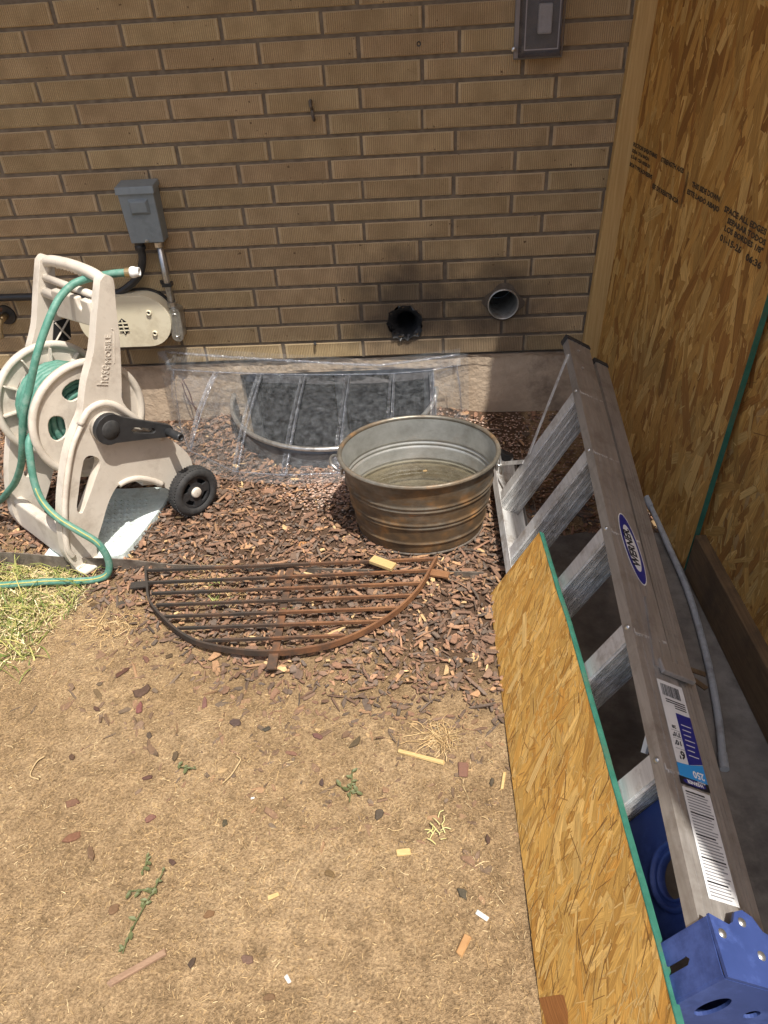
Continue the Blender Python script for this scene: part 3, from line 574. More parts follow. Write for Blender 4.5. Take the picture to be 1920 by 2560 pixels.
# old hook, anchors
hk = thing('wall_hook', (.862,0,1.09), 'small rusty metal pipe clip on the middle of the brick wall', 'hook')
MB().tube(spline([(.859,-.004,1.140),(.860,-.016,1.128),(.862,-.006,1.115),(.864,-.020,1.104),(.867,-.024,1.092),(.866,-.010,1.086)], 5), .0052, 8).build('clip', M_EDGE, hk, True)
MB().lathe([(.001,-.010),(.006,-.009),(.007,-.001)], (.859,0,1.136), (0,1,0), 10).build('screw', M_EDGE, hk)
tag(MB().tube([(.783,.002,.333),(.786,-.010,.332),(.788,-.014,.328)], .005, 8).build('cut_anchor', M_BLACK), 'black cut anchor stub on the lowest brick course above the cover', 'anchor')
tag(MB().lathe([(.004,-.002),(.0065,-.003),(.0075,.001)], (1.204,0,1.273), (0,1,0), 14).build('screw_plug', M_BLACK), 'tiny dark drilled screw plug on upper middle brick', 'plug')
wr = thing('loose_wires', (.39-.06,-.02,.03), 'thin brown wires dangling at the foundation beside the hose cart', 'wire')
MB().tube(spline([(.245,-.012,.20),(.262,-.02,.15),(.27,-.03,.10),(.285,-.03,.06),(.278,-.045,.03)], 6), .0025, 6).build('wire', M_COPPER, wr, True)
MB().tube(spline([(.238,-.012,.19),(.248,-.02,.13),(.272,-.03,.085),(.283,-.04,.045),(.292,-.03,.03)], 6), .002, 6).build('wire', M_COPPER, wr, True)
fc = thing('wall_spigot', (-.38,0,.42), 'brass spigot with black flange at the left edge of the wall', 'faucet')
MB().lathe([(.001,-.006),(.036,-.006),(.038,.0)], (-.376,0,.488), (0,1,0), 24).build('flange', M_BLACK, fc)
MB().tube([(-.376,0,.488),(-.376,-.05,.486)], .013, 12).tube(spline([(-.376,-.045,.486),(-.377,-.07,.475),(-.379,-.082,.445),(-.379,-.082,.43)], 4), .0125, 12).build('body', M_BRASS, fc, True)
MB().lathe([(.001,0),(.02,0),(.022,.006),(.001,.008)], (-.376,-.05,.520), (0,0,1), 8).tube([(-.376,-.05,.488),(-.376,-.05,.522)], .005, 8).build('handle', M_COPPER, fc)

# ------------------------------------------------------------------ window well and its cover
ww = thing('window_well', (WX,-.2,.0), 'dark galvanised half-round window well set against the foundation', 'window well')
NA = 64; wv = []; wf = []; zs = [-.75,.00,.07,.095,.118]
prof = [(0,-.75),(0,-.06),(.004,-.02),(0,.02),(-.004,.05),(0,.075),(.003,.098),(.003,.118)]
for k in range(NA+1):
    a = math.pi+math.pi*k/NA; cor = .004*math.sin(k*1.6)
    for q, (dr, z) in enumerate(prof): wv.append(V(WX+(WR+dr+(cor if z < -.1 else 0))*math.cos(a), (WRY+dr)*math.sin(a)-.001, z))
m_ = len(prof)
for k in range(NA):
    for q in range(m_-1): wf.append((k*m_+q, (k+1)*m_+q, (k+1)*m_+q+1, k*m_+q+1))
o = mk('well_shell', wv, wf, M_STEELW, ww, True); s_ = o.modifiers.new('s', 'SOLIDIFY'); s_.thickness = .003; s_.offset = 0
MB().tube([(WX+(WR+.004)*math.cos(a), (WRY+.004)*math.sin(a)-.001, .124) for a in [math.pi+math.pi*k/NA for k in range(NA+1)]], .009, 10).build('rolled_rim', M_GALV, ww, True)
fl = MB()
fv = [V(WX+WR*.999*math.cos(math.pi+math.pi*k/NA), WRY*.999*math.sin(math.pi+math.pi*k/NA), -.62) for k in range(NA+1)]
fl.add(fv, [tuple(range(NA+1))]).build('gravel_bottom', M_SLAB, ww)
cv = thing('window_well_cover', (.77,-.25,.02), 'clear ribbed plastic bubble cover over the window well', 'window well cover')
# facets: top points near the wall, bottom points on the ground
TX = [.225,.395,.565,.735,.905,1.075,1.225,1.315]; TZ = [.262,.245,.232,.222,.216,.214,.222,.238]
B_ = [(.205,-.055),(.305,-.285),(.515,-.445),(.700,-.497),(.885,-.507),(1.06,-.470),(1.22,-.33),(1.335,-.06)]
Tp = [V(x, -.050, z+.0) for x, z in zip(TX, TZ)]; Bp = [V(x, y, gz(x,y)+.030) for x, y in B_]
cm = MB(); nf = len(TX)-1
for i in range(nf):
    a, b, c, d = Bp[i], Bp[i+1], Tp[i+1], Tp[i]; w0 = .10
    mid = lambda p, q, t: p.lerp(q, t)
    nrm = (b-a).cross(d-a).normalized()
    # panel field lies lower, with raised rib on each side
    A = [mid(a,b,.07), mid(a,b,.93), mid(d,c,.93), mid(d,c,.07)]
    I = [mid(A[0],A[3],.02)-nrm*.012, mid(A[1],A[2],.02)-nrm*.012, mid(A[1],A[2],.93)-nrm*.012, mid(A[0],A[3],.93)-nrm*.012]
    nseg = 6; gr = []
    for s_ in range(nseg+1):
        t = s_/nseg; L_ = mid(I[0],I[3],t); R_ = mid(I[1],I[2],t); bow = nrm*(.016*math.sin(math.pi*t))
        gr.append([mid(A[0],A[3],t)+bow, L_+bow, mid(L_,R_,.5)+bow*1.0-nrm*.002, R_+bow, mid(A[1],A[2],t)+bow])
    n0 = len(cm.v); cm.v += [q for r_ in gr for q in r_]
    for s_ in range(nseg):
        for q in range(4): cm.f.append((n0+s_*5+q, n0+s_*5+q+1, n0+(s_+1)*5+q+1, n0+(s_+1)*5+q))
    cm.f.append((n0, n0+4, n0+3, n0+2, n0+1)); k_ = n0+nseg*5; cm.f.append((k_, k_+1, k_+2, k_+3, k_+4))
    # rib strips joining panels
    for (e0, e1, f0, f1) in ((a, mid(a,b,.07), d, mid(d,c,.07)), (mid(a,b,.93), b, mid(d,c,.93), c)):
        pts = []
        for s_ in range(nseg+1):
            t = s_/nseg; bow = nrm*(.016*math.sin(math.pi*t)); pts.append((mid(e0,f0,t)+bow, mid(e1,f1,t)+bow))
        bm_ = MB(); bm_.v = [q for p in pts for q in p]; bm_.f = [(2*s_, 2*s_+1, 2*s_+3, 2*s_+2) for s_ in range(nseg)]; bm_.build('rib_band', M_RIB, cv)
o = cm.build('faceted_shell', M_CLEAR, cv); 
bmw = bmesh.new(); bmw.from_mesh(o.data); bmesh.ops.remove_doubles(bmw, verts=bmw.verts, dist=.0015); bmesh.ops.recalc_face_normals(bmw, faces=bmw.faces); bmw.to_mesh(o.data); bmw.free(); autosm(o, 25)
# ground flange
fm_ = MB(); ctr = V(.77,0,0)
for i in range(nf):
    a, b = Bp[i], Bp[i+1]
    for e0, e1 in ((a, b),):
        d0 = (V(a.x,a.y,0)-ctr).normalized()*.038; d1 = (V(b.x,b.y,0)-ctr).normalized()*.038
        fm_.add([a-V(0,0,.0), b, b+d1-V(0,0,.012), a+d0-V(0,0,.012)], [(0,1,2,3)])
o = fm_.build('ground_flange', M_CLEAR, cv); bmw = bmesh.new(); bmw.from_mesh(o.data); bmesh.ops.remove_doubles(bmw, verts=bmw.verts, dist=.001); bmw.to_mesh(o.data); bmw.free()
# top ledge and wall flange, warped away from the wall in the middle
tm = MB(); tx = [.205,.30,.45,.60,.77,.93,1.03,1.15,1.28,1.335]; te = [.328,.318,.302,.288,.272,.256,.248,.258,.270,.274]
for i in range(len(tx)):
    x = tx[i]; zi = np.interp(x, TX, TZ); wy = -.014-.016*math.sin(math.pi*i/(len(tx)-1))
    tm.v += [V(x, -.050, zi), V(x, wy-.012, te[i]-.012), V(x, wy-.004, te[i]-.006), V(x, wy, te[i]+.020)]
for i in range(len(tx)-1):
    for q in range(3): tm.f.append((4*i+q, 4*i+4+q, 4*i+5+q, 4*i+1+q))
tm.build('wall_flange', M_CLEAR, cv, False)
MB().add([Bp[0], Tp[0], V(.205,-.014,.328), V(.17,-.012,.32), V(.165,-.02,.03)], [(0,1,2,3,4)]).build('side_flange', M_CLEAR, cv); MB().add([Bp[-1], Tp[-1], V(1.335,-.014,.274), V(1.365,-.012,.268), V(1.372,-.02,.03)], [(4,3,2,1,0)]).build('side_flange', M_CLEAR, cv)
def ribline(pts, rr): MB().tube(pts, rr, 8).build('rib', M_RIB, cv, True)  # pale tubes added as the bright lines along ribs and edges
for i in range(nf+1):
    a, d = Bp[i], Tp[i]; L_ = [a.lerp(d, t)+(V(0,-.3,1).normalized())*(.018*math.sin(math.pi*t)) for t in [q/8 for q in range(9)]]
    ribline([p+V(.006,0,.002) for p in L_], .0022)
ribline([V(x, -.014-.016*math.sin(math.pi*i/(len(tx)-1))-.004, z-.004) for i, (x, z) in enumerate(zip(tx, te))], .0055)
ribline([p+V(0,-.002,.003) for p in Tp], .003)
ribline([V(*p[:2],p.z+.002) for p in Bp], .003)

# ------------------------------------------------------------------ washtub
TC = V(1.176,-.7225,gz(1.177,-.7225)-.001); RY = .845
tb = thing('wash_tub', TC, 'oval galvanised wash tub with rusty side and stale water', 'tub')
Hh = .280
def rt(h): return .198+(.2370-.198)*(h/Hh)**.9
outp = [(.190,.0),(.196,.002),(.198,.010)]
for h0 in (.045,.105,.115,.155,.200,.210): pass
hs = np.linspace(.012,.274,110)
def bead(h): return sum(.0042*math.exp(-((h-c)/.0042)**2) for c in (.050,.112,.126,.178,.192))
outp += [(rt(h)+bead(h), h) for h in hs]
o = MB().lathe(outp, TC, (0,0,1), 96, ry=RY).build('outer_wall', M_TUB, tb, True)
o = MB().lathe([(rt(h)+bead(h)-.0022, h) for h in hs[::-1] if h > .118], TC, (0,0,1), 96, ry=RY).build('inner_wall', M_TUBI, tb, True)
M_SLUDGE = simple('silted tub bottom', (.21,.19,.15), (.33,.305,.25), .8, scale=14, detail=7, c3=(.15,.11,.06), s3=8)
MB().lathe([(rt(h)+bead(h)-.0022, h) for h in hs[::-1] if h < .121]+[(.194,.010),(.12,.006),(.001,.006)], TC, (0,0,1), 96, ry=RY).build('silted_bottom', M_SLUDGE, tb, True)
MB().lathe([(rt(Hh)+.0075*math.cos(a)+.003, Hh-.004+.0075*math.sin(a)) for a in [2*math.pi*k/10 for k in range(11)]], TC, (0,0,1), 96, ry=RY).build('rolled_rim', M_TUB, tb, True)
MB().lathe([(.198,.0),(.202,.003),(.202,.008),(.198,.011)], TC, (0,0,1), 96, ry=RY).build('foot_ring', M_EDGE, tb, True)
MB().lathe([(.0005,.128),(.1,.128),(rt(.128)-.003,.128)], TC, (0,0,1), 96, ry=RY).build('water', M_WATER, tb, True)
for sgn, lab in ((-1,0), (1,1)):
    P = TC+V(sgn*(rt(.235)+.003), 0, .238); 
    if sgn < 0: pts = [P+V(0,.036,-.004), P+V(-.010,.036,-.002), P+V(-.028,.028,.010), P+V(-.036,0,.014), P+V(-.028,-.028,.010), P+V(-.010,-.036,-.002), P+V(0,-.036,-.004)]
    else: pts = [P+V(0,.036,0), P+V(.012,.036,-.006), P+V(.018,.026,-.035), P+V(.016,0,-.050), P+V(.018,-.026,-.035), P+V(.012,-.036,-.006), P+V(0,-.036,0)]
    MB().tube(spline(pts, 5), .0042, 10).build('handle', M_GALV, tb, True)
    for dy in (-.036,.036):
        o = MB().box(P+V(-sgn*.001,dy,-.002), (.008,.022,.026)).build('handle_lug', M_GALV, tb); bev(o, .003)
lf_ = MB(); lf_.add([TC+V(.012,.105,.1290), TC+V(.020,.103,.1300), TC+V(.026,.107,.1296), TC+V(.021,.114,.1305), TC+V(.011,.111,.1294)], [(0,1,2,3,4)])
tag(lf_.build('floating_leaf', simple('dead leaf', (.30,.20,.09), None, .8)), 'small tan dead leaf floating on the water in the wash tub', 'leaf')

# ------------------------------------------------------------------ iron grate on the mulch
gr_ = thing('iron_grate', (.785,-1.12,.02), 'rusty half-round iron window well grate lying on the mulch', 'grate')
arc = spline([(.344,-.965,0),(.368,-1.03,0),(.41,-1.122,0),(.535,-1.242,0),(.647,-1.288,0),(.786,-1.305,0),(.943,-1.277,0),(1.076,-1.19,0),(1.164,-1.08,0),(1.224,-.934,0)], 8)
rim = MB(); Z0, Z1 = .024, .044
for i, p in enumerate(arc):
    t = (arc[min(i+1,len(arc)-1)]-arc[max(i-1,0)]).normalized(); nn_ = V(-t.y,t.x,0)*.0032
    rim.v += [V(p.x,p.y,Z0)-nn_, V(p.x,p.y,Z0)+nn_, V(p.x,p.y,Z1)+nn_, V(p.x,p.y,Z1)-nn_]
    if i:
        b = 4*(i-1); rim.f += [(b,b+1,b+5,b+4),(b+1,b+2,b+6,b+5),(b+2,b+3,b+7,b+6),(b+3,b,b+4,b+7)]
rim.f += [(0,3,2,1), (len(rim.v)-4,len(rim.v)-3,len(rim.v)-2,len(rim.v)-1)]
rim.build('rim_bar', M_GRATE, gr_)
def bar(name, a, b, w_, z0, z1):
    a = V(*a,0); b = V(*b,0); t = (b-a).normalized(); nn_ = V(-t.y,t.x,0)*w_/2
    o = MB().hexa([V(*(a-nn_)[:2],z0), V(*(b-nn_)[:2],z0), V(*(b+nn_)[:2],z0), V(*(a+nn_)[:2],z0), V(*(a-nn_)[:2],z1), V(*(b-nn_)[:2],z1), V(*(b+nn_)[:2],z1), V(*(a+nn_)[:2],z1)]).build(name, M_GRATE, gr_); return bev(o, .0012, 1)
for a, b in zip([(.346,-.969),(.369,-1.025),(.394,-1.072),(.422,-1.121),(.459,-1.168),(.508,-1.214),(.591,-1.262)], [(1.221,-.939),(1.202,-.991),(1.181,-1.046),(1.151,-1.096),(1.116,-1.146),(1.060,-1.197),(.975,-1.249)]):
    bar('cross_bar', a, b, .0060, .0305, .0425)
bar('centre_bar', (.783,-.93), (.790,-1.302), .021, .0185, .0240)
bar('tab', (.790,-1.302), (.7915,-1.358), .026, .026, .034); bar('tab', (1.205,-.992), (1.258,-1.006), .026, .026, .034); bar('tab', (.372,-1.022), (.316,-1.030), .026, .026, .034)
o = MB().fbox(V(1.030,-.951,.0435), V(.065,-.0375,0).normalized(), V(.0375,.065,0).normalized(), V(0,0,1), 0, .078, -.014, .016, 0, .012).build('wood_offcut', M_CUT); bev(o, .0015); tag(o, 'pale cut wood offcut resting on the grate bars by the tub', 'wood block')

# ------------------------------------------------------------------ stepladder lying on its side
la = rad(29); LS = V(math.sin(la),0,math.cos(la)); LN = V(math.cos(la),0,-math.sin(la)); LY = V(0,1,0); LO_ = V(1.405,-.67,.065)+LN*.016
def Lp(s, v, t): return LO_+LS*s+LY*v+LN*t
def su(v): return .462+.096*v
lad = thing('step_ladder', (1.52,-1.3,0), 'aluminium stepladder with blue cap lying on its side against the shed', 'ladder')
def strip(mb, s0f, s1f, v0, v1, t0, t1, sk=lambda v: 0.):
    a, b = sk(v0), sk(v1)
    mb.hexa([Lp(s0f(v0),v0,t0+a),Lp(s0f(v1),v1,t0+b),Lp(s0f(v1),v1,t1+b),Lp(s0f(v0),v0,t1+a),Lp(s1f(v0),v0,t0+a),Lp(s1f(v1),v1,t0+b),Lp(s1f(v1),v1,t1+b),Lp(s1f(v0),v0,t1+a)])
def RSK(v): return .016*max(0, (v+.75)/1.0) if v > -.75 else 0.
def rail(name, f, sg, v0, v1, t0, t1, fw, m, sk=lambda v: 0.):
    mb = MB(); th = .0022
    strip(mb, lambda v: f(v)-sg*th, f, v0, v1, t0, t1, sk)
    strip(mb, lambda v: f(v)-sg*fw, lambda v: f(v)-sg*th, v0, v1, t0, t0+th, sk)
    strip(mb, lambda v: f(v)-sg*fw, lambda v: f(v)-sg*th, v0, v1, t1-th, t1, sk)
    for tt in (.24,.42,.60,.78):                       # extruded beads along the web
        c = t0+(t1-t0)*tt; strip(mb, f, lambda v: f(v)+sg*.0008, v0, v1, c-.0035, c+.0035, sk)
    return mb.build(name, m, lad)
fu = rail('front_rail', su, 1, .285, -1.46, 0, .084, .027, M_ALUD); fl_ = rail('front_rail', lambda v: .0, -1, .285, -1.46, 0, .084, .027, M_ALU)
ru = rail('rear_rail', lambda v: su(v)-.008, 1, .240, -1.46, .0885, .134, .022, M_ALUD, lambda v: .018*(v+1.46)/1.7); rl = rail('rear_rail', lambda v: .010, -1, .240, -1.46, .0885, .134, .022, M_ALUD)
for f, sg, t0, t1, v in ((su,1,0,.084,.285), (lambda v: .0,-1,0,.084,.285), (lambda v: su(v)-.008,1,.1065,.152,.240), (lambda v: .010,-1,.0885,.134,.240)):
    mb = MB(); s_a, s_b = sorted((f(v)+sg*.003, f(v)-sg*.030)); 
    mb.hexa([Lp(s_a,v-.012,t0-.004),Lp(s_b,v-.012,t0-.004),Lp(s_b,v-.012,t1+.004),Lp(s_a,v-.012,t1+.004),Lp(s_a,v+.016,t0-.004),Lp(s_b,v+.016,t0-.004),Lp(s_b,v+.016,t1+.004),Lp(s_a,v+.016,t1+.004)])
    o = mb.build('rubber_foot', M_RUB, lad); bev(o, .004)
for v0 in (.0, -.285, -.585, -.875, -1.165):
    mb = MB(); a0 = .0026; a1 = su(v0)-.0026
    F0 = lambda v: a0; F1 = lambda v: a1
    strip(mb, F0, F1, v0+.004, v0-.040, .0024, .0046)
    # tread leans so that it is level when the ladder stands
    def tp(s, t, h): return Lp(s, v0-.040+.10*t-h, t)
    prof = [(.0048,.0),(.082,.0)]
    mb.hexa([tp(a0,.0048,0),tp(a1,.0048,0),tp(a1,.0815,0),tp(a0,.0815,0),tp(a0,.0048,-.0022),tp(a1,.0048,-.0022),tp(a1,.0815,-.0022),tp(a0,.0815,-.0022)])
    for c in (.008,.0135,.019,.030,.0355,.041,.052,.0575,.063,.074,.079):
        mb.hexa([tp(a0,c-.0016,0),tp(a1,c-.0016,0),tp(a1,c+.0016,0),tp(a0,c+.0016,0),tp(a0,c-.001,.0045),tp(a1,c-.001,.0045),tp(a1,c+.001,.0045),tp(a0,c+.001,.0045)])
    strip(mb, F0, F1, v0+.006, v0-.004, .080, .082)
    mb.build('step', M_ALU, lad)
    for ss in (a0+.012, a1-.012):
        pass
    for vv in (v0-.015,):
        for f, sg in ((su,1),):
            MB().lathe([(.0005,.0035),(.004,.003),(.0062,.0005),(.0065,-.001)], Lp(f(vv)-.014, vv, 0), -LN, 12).build('rivet', M_GALV, lad, True)
for v0 in (.12,.225):
    MB().tube([Lp(su(v0),v0,.035), Lp(su(v0)+.0025,v0,.035)], .005, 10).build('rivet', M_GALV, lad)
# diagonal brace at the foot, spreader parts, bracket
def flat(name, A, B, w_, th, m, nrm):
    A = Vector(A); B = Vector(B); t = (B-A).normalized(); sd_ = nrm.cross(t).normalized()*w_/2; n_ = nrm.normalized()*th/2
    o = MB().hexa([A-sd_-n_,B-sd_-n_,B+sd_-n_,A+sd_-n_,A-sd_+n_,B-sd_+n_,B+sd_+n_,A+sd_+n_]).build(name, m, lad); return o
flat('brace', Lp(su(.2)-.012,.19,-.002), Lp(.20,-.012,-.002), .014, .003, M_ALU, LN)
flat('brace', Lp(.012,.19,-.002), Lp(.17,-.012,-.002), .014, .003, M_ALU, LN)
flat('spreader_arm', Lp(su(-.80)+.003,-.80,.060), Lp(su(-.99)+.003,-.985,.040), .017, .004, M_ALUD, LS)
flat('spreader_arm', Lp(su(-.82)-.018,-.835,.116), Lp(su(-.99)-.004,-.985,.110), .017, .004, M_ALUD, LS)
o = MB().hexa([Lp(su(-.975)+z,v,t) for z in (.001,.012) for v, t in ((-.965,.042),(-.998,.042),(-.998,.118),(-.965,.118))]).build('hinge_bracket', M_ALUD, lad); bev(o, .002)
flat('spreader_lock', Lp(.285,-1.126,.03), Lp(.327,-1.083,.03), .013, .006, M_WHITE, LN)
# labels on the upper web
LW = (LY+LS*.096)
def Wq(v, t, h=.0012): return Lp(su(v)+h, v, t)
def wpatch(name, v0, v1, t0, t1, m, h=.0012): return MB().add([Wq(v0,t0,h),Wq(v0,t1,h),Wq(v1,t1,h),Wq(v1,t0,h)], [(0,1,2,3)]).build(name, m, fu)
def well(name, vc, tc_, rv, rt_, m, h): return MB().add([Wq(vc+rv*math.cos(a), tc_+.07*rv*math.cos(a)*-1+rt_*math.sin(a), h) for a in [2*math.pi*k/48 for k in range(48)]], [tuple(range(48))]).build(name, m, fu)
well('brand_sticker', -.652, .051, .112, .0225, M_WHITE, .0011); well('brand_sticker', -.652, .051, .1085, .0205, M_NAVY, .0014); well('brand_sticker', -.652, .051, .073, .0145, M_LBL, .0017)
WX_ = LW.normalized()
text('printed_text', 'WERNER.', .026, Wq(-.712,.061,.0012), (WX_-LN*.07).normalized(), (-LN-WX_*.07).normalized(), M_PRINT, fu, shear=.25, bold=.0011, width=.118, lift=.0009)
wpatch('product_label', -1.012, -1.182, .030, .089, M_LBL)
rb = random.Random(11); tt_ = .036
while tt_ < .078:
    w_ = rb.choice((.0006,.0010,.0016)); wpatch('barcode_bar', -1.020, -1.046, tt_, tt_+w_, M_PRINT, .0016); tt_ += w_+rb.choice((.0006,.0010,.0013))
for i in range(4): wpatch('print_line', -1.052-.0048*i, -1.0545-.0048*i, .040+(.018 if i > 1 else .0), .084, M_PRINT, .0016)
MB().add([Wq(-1.078,.056,.0016),Wq(-1.078,.089,.0016),Wq(-1.171,.089,.0016),Wq(-1.181,.056,.0016)], [(0,1,2,3)]).build('navy_panel', M_NAVY, fu)
for i in range(7): wpatch('print_line', -1.100-.010*i, -1.1016-.010*i, .062, .084-.003*(i % 3), M_LBL, .002)
def rev(body, size, v, t, width, m=M_PRINT, bold=.0003, h=.0016): return text('printed_text', body, size, Wq(v,t,h), -LN, -WX_, m, fu, bold=bold, width=width, lift=.0002)
rev("6'", .022, -1.158, .053, .013, bold=.0007); rev("10'", .0135, -1.138, .053, .014, bold=.0004); rev("3'10\"", .0125, -1.122, .0535, .017, bold=.0004); rev('28', .009, -1.108, .048, .009)
for vv in (-1.118,-1.134,-1.154): wpatch('print_line', vv+.0004, vv-.0002, .036, .055, M_PRINT, .0016)
MB().add([Wq(-1.183,.030,.0013),Wq(-1.180,.060,.0013),Wq(-1.172,.089,.0013),Wq(-1.207,.089,.0013),Wq(-1.207,.030,.0013)], [(0,1,2,3,4)]).build('blue_panel', M_SKYB, fu)
rev('250', .018, -1.190, .0845, .024, M_WHITE, .0005); rev('***', .012, -1.2015, .083, .017, M_WHITE, .0003)
wpatch('brand_band', -1.207, -1.222, .028, .090, M_PRINT, .0014)
MB().add([Wq(-1.2145+.0055*math.sin(a), .059+.024*math.cos(a), .0018) for a in [2*math.pi*k/32 for k in range(32)]], [tuple(range(32))]).build('brand_oval', M_NAVY, fu)
rev('WERNER', .0085, -1.2115, .0765, .035, M_WHITE, .0003, .0022)
wpatch('warning_label', -1.226, -1.402, .029, .087, M_LBL)
for i in range(33):
    v = -1.232-.0051*i; a = .034; e = .083-rb.random()*.012
    wpatch('warning_line', v, v-(.0020 if i % 7 else .0026), a, e, M_PRINT if i % 7 == 0 else M_GPRINT, .0016)
# blue pail shelf folded between the rails
def Lloop(pts): return [(p[0], p[1]) for p in pts]
sh = plate([[(.030,-1.205),(.335,-1.205),(.316,-1.425),(.030,-1.425)], circ(.262,-1.335,.034,28)[::-1], circ(.12,-1.335,.034,28)[::-1]], LO_+LN*.05, LS, LY, -.006, .006, LN).build('pail_shelf', M_BLUE, lad); bev(sh, .003)
for sc_ in (.262,.12):
    MB().lathe([(.046,-.006),(.048,-.013),(.053,-.013),(.056,-.006)], Lp(sc_,-1.335,.05), LN, 32).build('shelf_ring', M_BLUE, sh, True)
    MB().lathe([(.034,-.0061),(.0355,-.010),(.0385,-.010),(.040,-.0061)], Lp(sc_,-1.335,.05), LN, 32).build('shelf_ring', M_BLUE, sh, True)
# blue top cap: apron, top with tool holes, two ends
cp = plate([[(-.016,-1.440),(.343,-1.440),(.340,-1.515),(-.016,-1.515)], [(.205,-1.472),(.285,-1.472),(.291,-1.478),(.285,-1.484),(.205,-1.484),(.199,-1.478)][::-1]], LO_-LN*.0035, LS, LY, 0, .003, LN).build('cap_apron', M_BLUE, lad)
ct = plate([[(-.016,-.003),(.341,-.003),(.341,.150),(-.016,.150)], circ(.262,.045,.034,24,.016)[::-1], circ(.20,.105,.014,16,.010)[::-1], circ(.27,.108,.014,16,.010)[::-1], circ(.10,.045,.034,24,.016)[::-1]], Lp(0,-1.520,0), LS, LN, 0, .005, LY).build('cap_top', M_BLUE, lad)
MB().hexa([Lp(-.016,-1.516,.1505),Lp(.341,-1.516,.1505),Lp(.341,-1.516,.1545),Lp(-.016,-1.516,.1545),Lp(-.016,-1.44,.1505),Lp(.341,-1.44,.1505),Lp(.341,-1.44,.1545),Lp(-.016,-1.44,.1545)]).build('cap_back', M_BLUE, lad)
endp = [(-.003,-1.438),(.030,-1.446),(.040,-1.440),(.050,-1.424),(.066,-1.418),(.082,-1.424),(.094,-1.442),(.154,-1.456),(.154,-1.520),(-.003,-1.520)]
for ss, nn_ in ((.3432,'a'), (-.0225,'b')):
    ce = plate([endp], Lp(ss,0,0), LN, LY, 0, .005, LS).build('cap_end', M_BLUE, lad)
    if nn_ == 'a':
        for t, v in ((.012,-1.462),(.058,-1.437),(.074,-1.478)): MB().lathe([(.0005,.0075),(.005,.007),(.0068,.005)], Lp(ss,v,t), LS, 14).build('rivet', M_GALV, lad, True)

# ------------------------------------------------------------------ leaning OSB offcut
ob = thing('osb_offcut', (1.40,-1.8,0), 'long strand board offcut with green edge leaning on the ladder', 'board')
BA = rad(29); BS = V(math.sin(BA),0,math.cos(BA)); BN = V(-math.cos(BA),0,math.sin(BA)); BO = V(1.3715,-1.066,.004); BU = V(.006,-1,0)
LEN = 1.75
def bh(u): return .259+.012*min(u,.35)/.35*1.6+.030*min(1,max(0,(u-.25)/.8))
def Bq(u, h, t): return BO+BU*u+BS*h+BN*t
us = [0,.25,.5,.8,1.1,1.4,LEN]; bb = MB()
for i, u in enumerate(us):
    bb.v += [Bq(u,0,0),Bq(u,bh(u),0),Bq(u,bh(u),-.011),Bq(u,0,-.011)]
    if i:
        b = 4*(i-1); bb.f += [(b,b+1,b+5,b+4),(b+1,b+2,b+6,b+5),(b+2,b+3,b+7,b+6),(b+3,b,b+4,b+7)]
bb.f += [(0,3,2,1),(len(bb.v)-4,len(bb.v)-3,len(bb.v)-2,len(bb.v)-1)]
bo = bb.build('core', M_OSB, ob)
LP = [(.60,.345,.088), (.64,.385,.108), (.56,.305,.072), (.69,.44,.145), (.51,.26,.056), (.61,.355,.092), (.58,.325,.08)]
st_ = strands('strands', ob, BO, BU, BS, BN, 1.7, .305, 3400, 2.3, .42, (.05,.15), (.009,.028), 8, fine=1700, pal=LP, hf=bh, extra=[(1.065,.045,.35,.075,.060,(.33,.135,.04)), (.25,.13,2.9,.10,.020,(.72,.48,.18)), (.36,.06,2.0,.07,.016,(.72,.49,.19)), (.30,.19,1.8,.06,.014,(.70,.45,.16)), (.62,.1,2.1,.12,.018,(.70,.46,.17))])
ge = MB(); us2 = np.linspace(0, LEN, 60); rg_ = random.Random(4)
for i, u in enumerate(us2):
    e = rg_.uniform(-.0012,.0015)+(0 if .0 < u < 9 else 0)
    ge.v += [Bq(u,bh(u)+.0006,.0014),Bq(u,bh(u)+.0022+e*.3,.0008),Bq(u,bh(u)+.0022+e*.3,-.0120),Bq(u,bh(u)-.001,-.0124)]
    if i:
        b = 4*(i-1); ge.f += [(b,b+1,b+5,b+4),(b+1,b+2,b+6,b+5),(b+2,b+3,b+7,b+6)]
ge.build('sealed_edge', M_GREEN, ob)

# ------------------------------------------------------------------ grey pipe on the slab
pp = thing('grey_pipe', (1.87,-1.2,.012), 'thin bowed grey pipe lying on the concrete behind the ladder', 'pipe')
M_PIPE = simple('grey pvc pipe', (.33,.35,.37), (.42,.44,.46), .45, scale=30, c3=(.25,.25,.25), s3=20)
MB().tube(spline([(1.905,-.70,.05),(1.915,-.88,.03),(1.918,-1.08,.022),(1.895,-1.32,.021),(1.865,-1.5,.021),(1.835,-1.63,.021)], 8), .0088, 12).build('tube', M_PIPE, pp, True)
MB().tube([(1.903,-.675,.054),(1.906,-.72,.048)], .0125, 12).build('collar', M_PIPE, pp); MB().tube([(1.841,-1.605,.021),(1.833,-1.645,.021)], .0102, 12).build('collar', M_PIPE, pp)
for i, (x, y, a, L) in enumerate(((1.80,-1.33,.5,.09), (1.83,-1.37,.9,.06), (1.79,-1.41,.2,.05))):
    d = V(math.cos(a),-math.sin(a),0); o = MB().fbox(V(x,y,.0125), d, V(-d.y,d.x,0), V(0,0,1), 0, L, -.008, .006, 0, .003).build('wood_splinter', M_SILL); tag(o, 'grey wood splinter on the concrete beside the grey pipe', 'splinter', 'wood splinters on the concrete floor')

